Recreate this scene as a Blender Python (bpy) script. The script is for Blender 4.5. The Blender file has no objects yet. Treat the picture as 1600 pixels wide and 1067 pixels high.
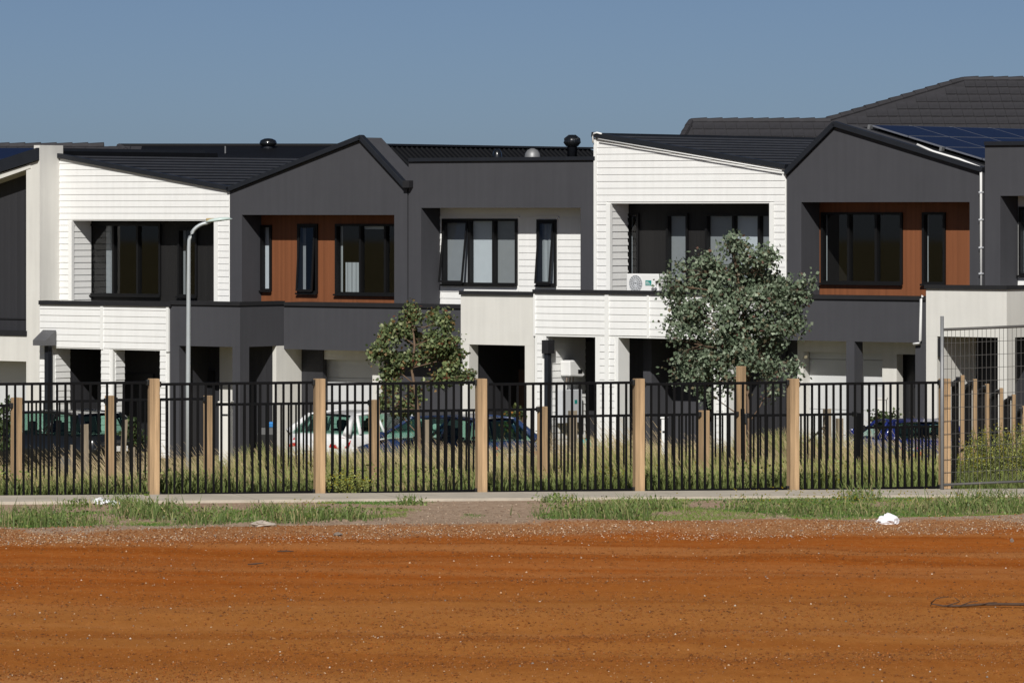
import bpy, math, random
import numpy as np
from mathutils import Vector, Matrix
random.seed(7); rng = np.random.default_rng(11)
scene = bpy.context.scene
col = scene.collection
# ------------------------------------------------------------------ camera, sky, sun, exposure
F = 7500.0          # focal length in pixels of the 1600 px wide photograph
HZ = 330.0          # height of the horizon in it
CZ = 4.65           # eye height over the fence line
cd = bpy.data.cameras.new('camera'); cam = bpy.data.objects.new('camera', cd); col.objects.link(cam)
cam.location = (0, 0, CZ); cam.rotation_euler = (math.radians(90), 0, 0)
cd.sensor_width = 36; cd.lens = F / 1600 * 36; cd.shift_y = -(533.5 - HZ) / 1600
cd.clip_start = 1; cd.clip_end = 5000
scene.camera = cam
SUN_AZ, SUN_EL = math.radians(6), math.radians(36)     # azimuth left of straight behind the camera
w = bpy.data.worlds.new('World'); scene.world = w; w.use_nodes = True
nt = w.node_tree; bg = nt.nodes['Background']
sky = nt.nodes.new('ShaderNodeTexSky'); sky.sky_type = 'NISHITA'; sky.sun_disc = False
sky.sun_elevation = SUN_EL; sky.sun_rotation = math.radians(180) + SUN_AZ
sky.air_density = 0.4; sky.dust_density = 1.25; sky.ozone_density = 2.0; sky.altitude = 1000
nt.links.new(sky.outputs[0], bg.inputs[0]); bg.inputs[1].default_value = 0.05
sd = bpy.data.lights.new('sun', 'SUN'); sun = bpy.data.objects.new('sun', sd); col.objects.link(sun)
sd.energy = 4.4; sd.angle = math.radians(0.5); sd.color = (1.0, 0.97, 0.915)
dv = Vector((math.sin(SUN_AZ) * math.cos(SUN_EL), math.cos(SUN_AZ) * math.cos(SUN_EL), -math.sin(SUN_EL)))
sun.rotation_euler = dv.to_track_quat('-Z', 'Y').to_euler(); sun.location = (-10, -20, 40)
scene.view_settings.view_transform = 'Standard'; scene.view_settings.look = 'None'
scene.view_settings.exposure = 0.0; scene.view_settings.gamma = 1.0
scene.render.engine = 'CYCLES'

# ------------------------------------------------------------------ helpers
def tag(o, label=None, cat=None, group=None, kind=None):
    if label: o['label'] = label
    if cat: o['category'] = cat
    if group: o['group'] = group
    if kind: o['kind'] = kind
    return o
def empty(name, loc=(0, 0, 0), rz=0):
    o = bpy.data.objects.new(name, None); col.objects.link(o)
    o.location = loc; o.rotation_euler = (0, 0, rz); o.empty_display_size = .2
    return o
def P(x, y, Y):
    return Vector(((x - 800) / F * Y, Y, CZ + (HZ - y) / F * Y))

class MB:
    def __init__(s): s.v = []; s.f = []
    def add(s, vs, fs):
        n = len(s.v); s.v += [tuple(p) for p in vs]; s.f += [tuple(i + n for i in q) for q in fs]; return s
    def box(s, x0, x1, y0, y1, z0, z1):
        if x0 > x1: x0, x1 = x1, x0
        if y0 > y1: y0, y1 = y1, y0
        if z0 > z1: z0, z1 = z1, z0
        return s.add([(x0,y0,z0),(x1,y0,z0),(x1,y1,z0),(x0,y1,z0),(x0,y0,z1),(x1,y0,z1),(x1,y1,z1),(x0,y1,z1)],
                     [(0,3,2,1),(4,5,6,7),(0,1,5,4),(1,2,6,5),(2,3,7,6),(3,0,4,7)])
    def prism(s, poly, y0, y1):                    # poly in (x, z), run along y
        n = len(poly)
        a = sum(poly[i][0]*poly[(i+1)%n][1]-poly[(i+1)%n][0]*poly[i][1] for i in range(n))
        if a < 0: poly = poly[::-1]
        vs = [(p[0], y0, p[1]) for p in poly] + [(p[0], y1, p[1]) for p in poly]
        fs = [tuple(range(n)), tuple(range(2*n-1, n-1, -1))]
        fs += [((i+1) % n, i, i+n, (i+1) % n + n) for i in range(n)]
        return s.add(vs, fs)
    def tube(s, pts, r, n=8, cap=True):
        pts = [Vector(p) for p in pts]; rr = r if isinstance(r, (list, tuple)) else [r]*len(pts)
        vs = []; 
        for i, p in enumerate(pts):
            d = (pts[min(i+1, len(pts)-1)] - pts[max(i-1, 0)]).normalized()
            a = Vector((0, 0, 1)) if abs(d.z) < .9 else Vector((1, 0, 0))
            e = d.cross(a).normalized(); g = d.cross(e)
            for k in range(n):
                t = 2*math.pi*k/n; vs.append(p + (e*math.cos(t) + g*math.sin(t))*rr[i])
        fs = []
        for i in range(len(pts)-1):
            for k in range(n):
                fs.append((i*n+k, i*n+(k+1) % n, (i+1)*n+(k+1) % n, (i+1)*n+k))
        if cap: fs += [tuple(range(n-1, -1, -1)), tuple(range((len(pts)-1)*n, len(pts)*n))]
        return s.add(vs, fs)
    def lathe(s, prof, c=(0, 0, 0), n=16):
        vs = []; fs = []
        for r, z in prof:
            for k in range(n):
                t = 2*math.pi*k/n; vs.append((c[0]+r*math.cos(t), c[1]+r*math.sin(t), c[2]+z))
        for i in range(len(prof)-1):
            for k in range(n): fs.append((i*n+k, i*n+(k+1) % n, (i+1)*n+(k+1) % n, (i+1)*n+k))
        fs += [tuple(range(n-1, -1, -1)), tuple(range((len(prof)-1)*n, len(prof)*n))]
        return s.add(vs, fs)
    def xf(s, M): s.v = [tuple(M @ Vector(p)) for p in s.v]; return s
    def build(s, name, mat, parent=None, smooth=False, bevel=0):
        me = bpy.data.meshes.new(name); me.from_pydata(s.v, [], s.f); me.update()
        if mat: me.materials.append(mat)
        if smooth: me.polygons.foreach_set('use_smooth', [True]*len(me.polygons))
        o = bpy.data.objects.new(name, me); col.objects.link(o); o.parent = parent
        if bevel:
            b = o.modifiers.new('bevel', 'BEVEL'); b.width = bevel; b.segments = 2; b.limit_method = 'ANGLE'
        return o
def link_mesh(name, me, parent=None, loc=None, rz=0):
    o = bpy.data.objects.new(name, me); col.objects.link(o); o.parent = parent
    if loc is not None: o.location = loc
    o.rotation_euler.z = rz
    return o
def np_mesh(name, V, Q, mat, colors=None, parent=None):
    V = np.asarray(V, dtype=np.float32); Q = np.asarray(Q, dtype=np.int32); k = Q.shape[1]
    me = bpy.data.meshes.new(name); me.vertices.add(len(V)); me.vertices.foreach_set('co', V.ravel())
    me.loops.add(Q.size); me.loops.foreach_set('vertex_index', Q.ravel())
    me.polygons.add(len(Q)); me.polygons.foreach_set('loop_start', np.arange(0, Q.size, k, dtype=np.int32))
    try: me.polygons.foreach_set('loop_total', np.full(len(Q), k, dtype=np.int32))
    except Exception: pass
    if colors is not None:
        c = np.ones((len(V), 4), dtype=np.float32); c[:, :3] = colors
        a = me.color_attributes.new('Col', 'FLOAT_COLOR', 'POINT'); a.data.foreach_set('color', c.ravel())
    me.materials.append(mat); me.update(calc_edges=True); me.validate()
    o = bpy.data.objects.new(name, me); col.objects.link(o); o.parent = parent
    return o

# ------------------------------------------------------------------ materials
def newmat(name):
    m = bpy.data.materials.new(name); m.use_nodes = True
    return m, m.node_tree.nodes, m.node_tree.links, m.node_tree.nodes['Principled BSDF']
def mat(name, c, rough=.7, var=.12, scale=3.0, bump=0, bscale=60, stretch=(1, 1, 1), metal=0, spec=.4, streak=0):
    m, N, L, b = newmat(name)
    tc = N.new('ShaderNodeTexCoord'); mp = N.new('ShaderNodeMapping'); mp.inputs[3].default_value = stretch
    L.new(tc.outputs['Object'], mp.inputs[0])
    n = N.new('ShaderNodeTexNoise'); n.inputs['Scale'].default_value = scale; n.inputs['Detail'].default_value = 6
    n.inputs['Roughness'].default_value = .65; L.new(mp.outputs[0], n.inputs[0])
    r = N.new('ShaderNodeValToRGB'); r.color_ramp.elements[0].position = .25; r.color_ramp.elements[1].position = .75
    r.color_ramp.elements[0].color = [x*(1-var) for x in c] + [1]; r.color_ramp.elements[1].color = [min(1, x*(1+var)) for x in c] + [1]
    L.new(n.outputs[0], r.inputs[0])
    out = r.outputs[0]
    if streak:                                   # faint rain streaks
        mp2 = N.new('ShaderNodeMapping'); mp2.inputs[3].default_value = (5, 5, .25); L.new(tc.outputs['Object'], mp2.inputs[0])
        n2 = N.new('ShaderNodeTexNoise'); n2.inputs['Scale'].default_value = 1.5; n2.inputs['Detail'].default_value = 5; L.new(mp2.outputs[0], n2.inputs[0])
        mr = N.new('ShaderNodeMapRange'); mr.inputs[1].default_value = .35; mr.inputs[2].default_value = .7; mr.inputs[3].default_value = 1-streak; mr.inputs[4].default_value = 1+streak*.4
        L.new(n2.outputs[0], mr.inputs[0])
        mx = N.new('ShaderNodeVectorMath'); mx.operation = 'SCALE'; L.new(out, mx.inputs[0]); L.new(mr.outputs[0], mx.inputs[3]); out = mx.outputs[0]
    L.new(out, b.inputs['Base Color'])
    b.inputs['Roughness'].default_value = rough; b.inputs['Metallic'].default_value = metal; b.inputs['Specular IOR Level'].default_value = spec
    if bump:
        n3 = N.new('ShaderNodeTexNoise'); n3.inputs['Scale'].default_value = bscale; n3.inputs['Detail'].default_value = 4; L.new(mp.outputs[0], n3.inputs[0])
        bp = N.new('ShaderNodeBump'); bp.inputs['Strength'].default_value = bump; bp.inputs['Distance'].default_value = .02
        L.new(n3.outputs[0], bp.inputs['Height']); L.new(bp.outputs[0], b.inputs['Normal'])
    return m
def cladding(name, c, pitch, depth=.6, rough=.6, var=.1):
    m, N, L, b = newmat(name)                    # fine vertical grooves across the local x axis
    tc = N.new('ShaderNodeTexCoord'); sp = N.new('ShaderNodeSeparateXYZ'); L.new(tc.outputs['Object'], sp.inputs[0])
    ad = N.new('ShaderNodeMath'); ad.operation = 'ADD'; L.new(sp.outputs[0], ad.inputs[0]); L.new(sp.outputs[1], ad.inputs[1])
    mu = N.new('ShaderNodeMath'); mu.operation = 'MULTIPLY'; mu.inputs[1].default_value = 1/pitch; L.new(ad.outputs[0], mu.inputs[0])
    fr = N.new('ShaderNodeMath'); fr.operation = 'FRACT'; L.new(mu.outputs[0], fr.inputs[0])
    fl = N.new('ShaderNodeMath'); fl.operation = 'FLOOR'; L.new(mu.outputs[0], fl.inputs[0])
    wn = N.new('ShaderNodeTexWhiteNoise'); wn.noise_dimensions = '1D'; L.new(fl.outputs[0], wn.inputs['W'])
    gr = N.new('ShaderNodeMath'); gr.operation = 'GREATER_THAN'; gr.inputs[1].default_value = .16; L.new(fr.outputs[0], gr.inputs[0])
    mp = N.new('ShaderNodeMapping'); mp.inputs[3].default_value = (12, 12, .8); L.new(tc.outputs['Object'], mp.inputs[0])
    n = N.new('ShaderNodeTexNoise'); n.inputs['Scale'].default_value = 2; n.inputs['Detail'].default_value = 5; L.new(mp.outputs[0], n.inputs[0])
    a2 = N.new('ShaderNodeMath'); a2.operation = 'ADD'; L.new(wn.outputs[0], a2.inputs[0]); L.new(n.outputs[0], a2.inputs[1])
    mr = N.new('ShaderNodeMapRange'); mr.inputs[1].default_value = .3; mr.inputs[2].default_value = 1.6; mr.inputs[3].default_value = 1-var; mr.inputs[4].default_value = 1+var
    L.new(a2.outputs[0], mr.inputs[0])
    vm = N.new('ShaderNodeVectorMath'); vm.operation = 'SCALE'; vm.inputs[0].default_value = c; L.new(mr.outputs[0], vm.inputs[3])
    L.new(vm.outputs[0], b.inputs['Base Color']); b.inputs['Roughness'].default_value = rough; b.inputs['Specular IOR Level'].default_value = .3
    bp = N.new('ShaderNodeBump'); bp.inputs['Strength'].default_value = depth; bp.inputs['Distance'].default_value = .015
    L.new(gr.outputs[0], bp.inputs['Height']); L.new(bp.outputs[0], b.inputs['Normal'])
    return m
def glass(name, tint, ior=1.5):
    m, N, L, b = newmat(name); N.remove(b)
    t = N.new('ShaderNodeBsdfTransparent'); t.inputs[0].default_value = (*tint, 1)
    g = N.new('ShaderNodeBsdfGlossy'); g.inputs['Roughness'].default_value = .02
    ge = N.new('ShaderNodeNewGeometry'); dt = N.new('ShaderNodeVectorMath'); dt.operation = 'DOT_PRODUCT'; L.new(ge.outputs['Normal'], dt.inputs[0]); L.new(ge.outputs['Incoming'], dt.inputs[1])
    def mth(op, a, b_=0.0):
        n = N.new('ShaderNodeMath'); n.operation = op
        for k_, q in enumerate((a, b_)):
            if isinstance(q, float): n.inputs[k_].default_value = q
            else: L.new(q, n.inputs[k_])
        return n.outputs[0]
    f0 = ((ior-1)/(ior+1))**2*1.7                 # two faces of the pane
    fz = mth('ADD', mth('MULTIPLY', mth('POWER', mth('SUBTRACT', 1.0, mth('ABSOLUTE', dt.outputs['Value'])), 5.0), 1.0-f0), f0)
    mx = N.new('ShaderNodeMixShader'); L.new(fz, mx.inputs[0]); L.new(t.outputs[0], mx.inputs[1]); L.new(g.outputs[0], mx.inputs[2])
    L.new(mx.outputs[0], N['Material Output'].inputs[0])
    return m
def colmat(name, rough=.7, trans=0, spec=.3, noise=.25):
    m, N, L, b = newmat(name)
    a = N.new('ShaderNodeAttribute'); a.attribute_name = 'Col'
    L.new(a.outputs['Color'], b.inputs['Base Color']); b.inputs['Roughness'].default_value = rough; b.inputs['Specular IOR Level'].default_value = spec
    if trans:
        tr = N.new('ShaderNodeBsdfTranslucent'); L.new(a.outputs['Color'], tr.inputs[0])
        mx = N.new('ShaderNodeMixShader'); mx.inputs[0].default_value = trans
        L.new(b.outputs[0], mx.inputs[1]); L.new(tr.outputs[0], mx.inputs[2]); L.new(mx.outputs[0], N['Material Output'].inputs[0])
    return m
M = {}
M['board'] = mat('white_board', (.79, .79, .775), .55, .03, 2.5, streak=.04)
M['trim'] = mat('white_trim', (.79, .79, .77), .5, .03, 2)
M['render'] = mat('offwhite_render', (.665, .652, .61), .85, .04, 1.3, .15, 90, streak=.05)
M['grey'] = mat('charcoal_render', (.0600, .0605, .0680), .9, .07, .8, .15, 90, spec=.15, streak=.06)
M['dkclad'] = cladding('black_cladding', (.014, .0135, .0135), .12)
M['slclad'] = cladding('slate_cladding', (.030, .030, .034), .12)
M['brown'] = cladding('brown_timber_cladding', (.190, .068, .028), .065, .35, var=.14)
M['fascia'] = mat('dark_steel', (.014, .016, .021), .45, .15, 3, spec=.35)
M['cap'] = mat('cap_steel', (.020, .020, .022), .6, .15, 3, spec=.2)
M['roof'] = mat('dark_roof_sheet', (.006, .0065, .008), .65, .18, 1.2, spec=.12, streak=.1)
M['rib'] = mat('lit_roof_rib', (.045, .047, .054), .5, .15, 2, spec=.3)  # paler than the roof sheet: light caught by the ribs put into their colour
M['tile'] = mat('charcoal_tile', (.030, .029, .033), .8, .25, 2.2, .3, 40)
M['wframe'] = mat('black_aluminium', (.008, .008, .0085), .45, .1, 3, spec=.25)
M['glass'] = glass('window_glass', (.90, .92, .92), 1.5)
M['carglass'] = glass('green_tint_glass', (.52, .72, .64), 1.5)
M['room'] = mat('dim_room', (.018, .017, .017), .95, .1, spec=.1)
M['blind'] = mat('roller_blind', (.52, .57, .62), .9, .04, 6)
M['blindg'] = mat('grey_blind', (.24, .26, .28), .9, .05, 6)
M['curtain'] = mat('sheer_curtain', (.30, .33, .35), .9, .2, 2.5, stretch=(14, 14, .3))
M['garage'] = mat('garage_panel', (.60, .61, .615), .5, .03, 2)
M['door'] = mat('black_door', (.015, .015, .017), .4, .1)
M['conc'] = mat('concrete_path', (.47, .42, .345), .9, .18, 1.4, .3, 30)
M['post'] = mat('pine_post', (.44, .295, .165), .88, .34, 3.2, .35, 14, stretch=(9, 9, .4), streak=.30)
M['postold'] = mat('weathered_timber', (.24, .195, .14), .9, .3, 2.5, .4, 14, stretch=(8, 8, .6))
M['bar'] = mat('black_powdercoat', (.005, .005, .0055), .55, .2, 4, spec=.12)
M['galv'] = mat('galvanised_steel', (.24, .245, .25), .5, .12, 6, metal=.4)
M['lampm'] = mat('pale_lamp_pole', (.46, .49, .50), .4, .08, 3, metal=.25)
M['wire'] = mat('grey_wire', (.085, .082, .078), .6, .15, 5)
M['white'] = mat('white_plastic', (.78, .78, .77), .4, .03, 3)
M['beige'] = mat('grey_box', (.55, .57, .60), .5, .04, 3)
M['black'] = mat('black_plastic', (.012, .012, .012), .5, .1)
M['tyre'] = mat('rubber', (.012, .012, .012), .85, .2)
M['rim'] = mat('alloy', (.45, .46, .47), .3, .05, metal=.8)
M['teal'] = mat('teal_plastic', (.02, .25, .22), .5, .05)
M['blue'] = mat('blue_plastic', (.05, .25, .62), .5, .05)
M['gold'] = mat('brassy_cap', (.36, .27, .12), .6, .3, 12)
M['lamphead'] = mat('lamp_cover', (.50, .60, .57), .35, .05)
M['solar'] = mat('solar_cells', (.006, .011, .036), .35, .1, 4, spec=.3)
M['solarf'] = mat('solar_grid', (.13, .14, .17), .4, .1)
M['bark'] = mat('bark', (.15, .10, .065), .9, .35, 6, .4, 20, stretch=(1, 1, .4))
M['stick'] = mat('dead_wood', (.075, .045, .03), .9, .3, 6)
M['bag'] = mat('plastic_bag', (.78, .79, .82), .35, .04, 3)
M['sack'] = mat('dusty_sack', (.42, .36, .30), .9, .2, 5)
M['stone'] = mat('stone', (.20, .16, .13), .9, .25, 6)
M['red'] = mat('red_lens', (.42, .012, .016), .2, .25, 9)
M['leaf'] = colmat('leaves', .5, .22)
M['blade'] = colmat('blades', .65, .3)
M['pebble'] = colmat('pebbles', .9)
def paint(n, c): 
    m = mat(n, c, .25, .05, 2, spec=.5); m.node_tree.nodes['Principled BSDF'].inputs['Coat Weight'].default_value = .6; return m
M['pwhite'] = paint('white_paint', (.74, .74, .74)); M['pblue'] = paint('blue_paint', (.022, .042, .11))
M['pblack'] = paint('black_paint', (.008, .009, .010)); M['psilver'] = paint('silver_paint', (.10, .14, .25)); M['pnavy'] = paint('navy_paint', (.012, .022, .13))

# ------------------------------------------------------------------ terrain
SL = 0.333                                   # the fence line recedes to the right
def vnoise(x, y, seed=0):
    x = np.asarray(x, float); y = np.asarray(y, float)
    xi = np.floor(x); yi = np.floor(y); xf = x-xi; yf = y-yi
    xf = xf*xf*(3-2*xf); yf = yf*yf*(3-2*yf)
    def h(a, b):
        q = np.sin(a*127.1 + b*311.7 + seed*74.7)*43758.5453
        return q - np.floor(q)
    return (h(xi, yi)*(1-xf)+h(xi+1, yi)*xf)*(1-yf) + (h(xi, yi+1)*(1-xf)+h(xi+1, yi+1)*xf)*yf
def fence_d(X, Y): return np.asarray(Y, float) - (79 + SL*np.asarray(X, float))
def edge_d(X, Y):                            # distance past the wavy dirt edge (negative: red dirt)
    return fence_d(X, Y) + 8.6 + 2.2*(vnoise(np.asarray(X)*.35, np.asarray(Y)*.05, 3)-.5) + .7*(vnoise(np.asarray(X)*1.3, np.asarray(Y)*.3, 5)-.5)
def gz(X, Y):
    X = np.asarray(X, float); Y = np.asarray(Y, float); d = fence_d(X, Y)
    zf = -.0125*np.clip(X, -30, 30); m = np.clip(d/15, 0, 1)
    z = zf*(1-m) + (-1.08 + .025*np.clip(X, -30, 30))*m
    near = np.clip((-d-1.9)/1.0, 0, 1)
    e = edge_d(X, Y)
    z = z + near*(.05*(vnoise(X*.8, Y*.6, 1)-.5) + .025*(vnoise(X*3, Y*2.2, 2)-.5))
    z = z + near*.16*np.exp(-((e-.3)/.8)**2)*(.15+.85*vnoise(X*.33+4, Y*.1, 9))
    ang = (Y-SL*X)                            # graded ridges run with the fence
    z = z + np.clip((-e-1)/2, 0, 1)*.02*np.sin(ang*1.7+2*vnoise(X*.1, Y*.4, 4))
    return z
def g1(X, Y): return float(gz(X, Y))
def ground():
    xs = np.unique(np.concatenate([np.array([-900, -400, -150, -60, -30, -20]), np.arange(-14, 14.01, .14), np.array([20, 30, 60, 150, 400, 900])]))
    ys = np.unique(np.concatenate([np.array([-200, -40, 0, 20, 34]), np.arange(42, 90, .16), np.arange(90, 125, 1.0), np.array([140, 180, 300, 600, 1500, 3000])]))
    X, Y = np.meshgrid(xs, ys); Z = gz(X, Y)
    V = np.stack([X.ravel(), Y.ravel(), Z.ravel()], 1); nx = len(xs)
    i = (np.arange(len(ys)-1)[:, None]*nx + np.arange(nx-1)[None, :]).ravel()
    Q = np.stack([i, i+1, i+nx+1, i+nx], 1)
    m, N, L, b = newmat('red_dirt_and_verge')
    tc = N.new('ShaderNodeTexCoord'); sp = N.new('ShaderNodeSeparateXYZ'); L.new(tc.outputs['Object'], sp.inputs[0])
    def math_(op, a, bb):
        n = N.new('ShaderNodeMath'); n.operation = op
        for k, q in enumerate((a, bb)):
            if isinstance(q, (int, float)): n.inputs[k].default_value = q
            else: L.new(q, n.inputs[k])
        return n.outputs[0]
    def noise(scale, st, detail=6, rough=.6):
        mp = N.new('ShaderNodeMapping'); mp.inputs[3].default_value = st; mp.inputs[2].default_value = (0, 0, -math.atan(SL)); L.new(tc.outputs['Object'], mp.inputs[0])
        n = N.new('ShaderNodeTexNoise'); n.inputs['Scale'].default_value = scale; n.inputs['Detail'].default_value = detail; n.inputs['Roughness'].default_value = rough
        L.new(mp.outputs[0], n.inputs[0]); return n.outputs[0]
    def ramp(f, stops):
        r = N.new('ShaderNodeValToRGB'); els = r.color_ramp.elements
        while len(els) < len(stops): els.new(.5)
        for e, (p, c) in zip(els, stops): e.position = p; e.color = (*c, 1)
        L.new(f, r.inputs[0]); return r.outputs[0]
    def mix(f, a, bb):
        n = N.new('ShaderNodeMix'); n.data_type = 'RGBA'; L.new(f, n.inputs[0])
        for k, q in ((6, a), (7, bb)):
            if isinstance(q, tuple): n.inputs[k].default_value = (*q, 1)
            else: L.new(q, n.inputs[k])
        return n.outputs[2]
    def sm(f, lo, hi):
        n = N.new('ShaderNodeMapRange'); n.interpolation_type = 'SMOOTHSTEP'; n.inputs[1].default_value = lo; n.inputs[2].default_value = hi; L.new(f, n.inputs[0]); return n.outputs[0]
    d = math_('SUBTRACT', sp.outputs[1], math_('MULTIPLY', sp.outputs[0], SL))       # 79 at the fence
    bands = noise(.42, (.02, 1.0, 1), 3, .5)
    wob = math_('ADD', math_('MULTIPLY', math_('SUBTRACT', noise(.35, (1, .6, 1), 5), .5), 4.2), 0)
    dd = math_('ADD', d, wob)
    # dirt: long graded streaks, grains, brownish towards the near side with its own soil patches
    streak = noise(1.0, (.035, 1.3, 1), 7, .68)
    dirt = ramp(streak, [(.32, (.285, .074, .011)), (.5, (.365, .097, .014)), (.66, (.40, .135, .033))])
    soil = ramp(noise(.5, (.06, .35, 1), 5), [(.3, (.375, .135, .029)), (.7, (.43, .175, .046))])
    dirt = mix(sm(dd, 62, 55), dirt, soil)
    dirt = mix(math_('MULTIPLY', sm(bands, .52, .66), .55), dirt, (.47, .21, .075))
    dirt = mix(math_('MULTIPLY', sm(bands, .47, .36), .45), dirt, (.29, .08, .011))
    grain = noise(22, (1, .45, 1), 8, .75)
    dirt = mix(sm(grain, .47, .70), dirt, ramp(noise(9, (1, .5, 1), 4), [(.35, (.24, .074, .011)), (.65, (.55, .23, .065))]))
    pale = noise(38, (1, .4, 1), 3, .6)
    dirt = mix(sm(pale, .70, .78), dirt, (.46, .26, .11))
    dark = noise(30, (1, .5, 1), 3, .6)
    dirt = mix(sm(dark, .68, .76), dirt, (.10, .045, .022))
    # gravelly margin
    grav = ramp(noise(26, (1, .5, 1), 6, .8), [(.3, (.20, .082, .03)), (.52, (.36, .16, .065)), (.7, (.60, .42, .25))])
    c = mix(sm(dd, 68.2, 69.6), dirt, grav)
    # sandy verge
    sand = ramp(noise(7, (1, .5, 1), 8, .7), [(.25, (.25, .17, .115)), (.5, (.39, .28, .20)), (.75, (.47, .355, .26))])
    c = mix(sm(dd, 70.3, 70.9), c, sand)
    soil2 = ramp(noise(4, (1, 1, 1), 8, .7), [(.3, (.15, .13, .06)), (.7, (.26, .215, .11))])
    c = mix(sm(d, 79.6, 81.0), c, soil2)
    L.new(c, b.inputs['Base Color']); b.inputs['Roughness'].default_value = 1.0; b.inputs['Specular IOR Level'].default_value = .03
    bp = N.new('ShaderNodeBump'); bp.inputs['Strength'].default_value = .75; bp.inputs['Distance'].default_value = .03
    L.new(noise(16, (1, .7, 1), 8, .8), bp.inputs['Height']); L.new(bp.outputs[0], b.inputs['Normal'])
    o = np_mesh('ground', V, Q, m); o['kind'] = 'structure'
    o.data.polygons.foreach_set('use_smooth', [True]*len(o.data.polygons))
ground()
# footpath along the fence: separate concrete bays with joints
path = empty('footpath', (0, 79, 0), math.atan(SL)); path['kind'] = 'structure'
cs = math.cos(math.atan(SL))
def fl(a, off):                                # point on the fence line: a metres along, off metres behind
    return Vector((a*cs - off*math.sin(math.atan(SL)), 79 + a*math.sin(math.atan(SL)) + off*cs, 0))
for i in range(-6, 7):
    a0, a1 = i*2.4+.01, i*2.4+2.39
    m_ = MB(); vs = []
    for (a, o_) in ((a0, -1.75), (a1, -1.75), (a1, -.18), (a0, -.18)):
        q = fl(a, o_); vs.append((a, o_, g1(q.x, fl(a, -.9).y)))
    m_.add([(x, y, z+.045) for x, y, z in vs] + [(x, y, z-.25) for x, y, z in vs], [(0, 1, 2, 3), (0, 4, 5, 1), (1, 5, 6, 2), (2, 6, 7, 3), (3, 7, 4, 0)])
    m_.build('path_slab', M['conc'], path)

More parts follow.
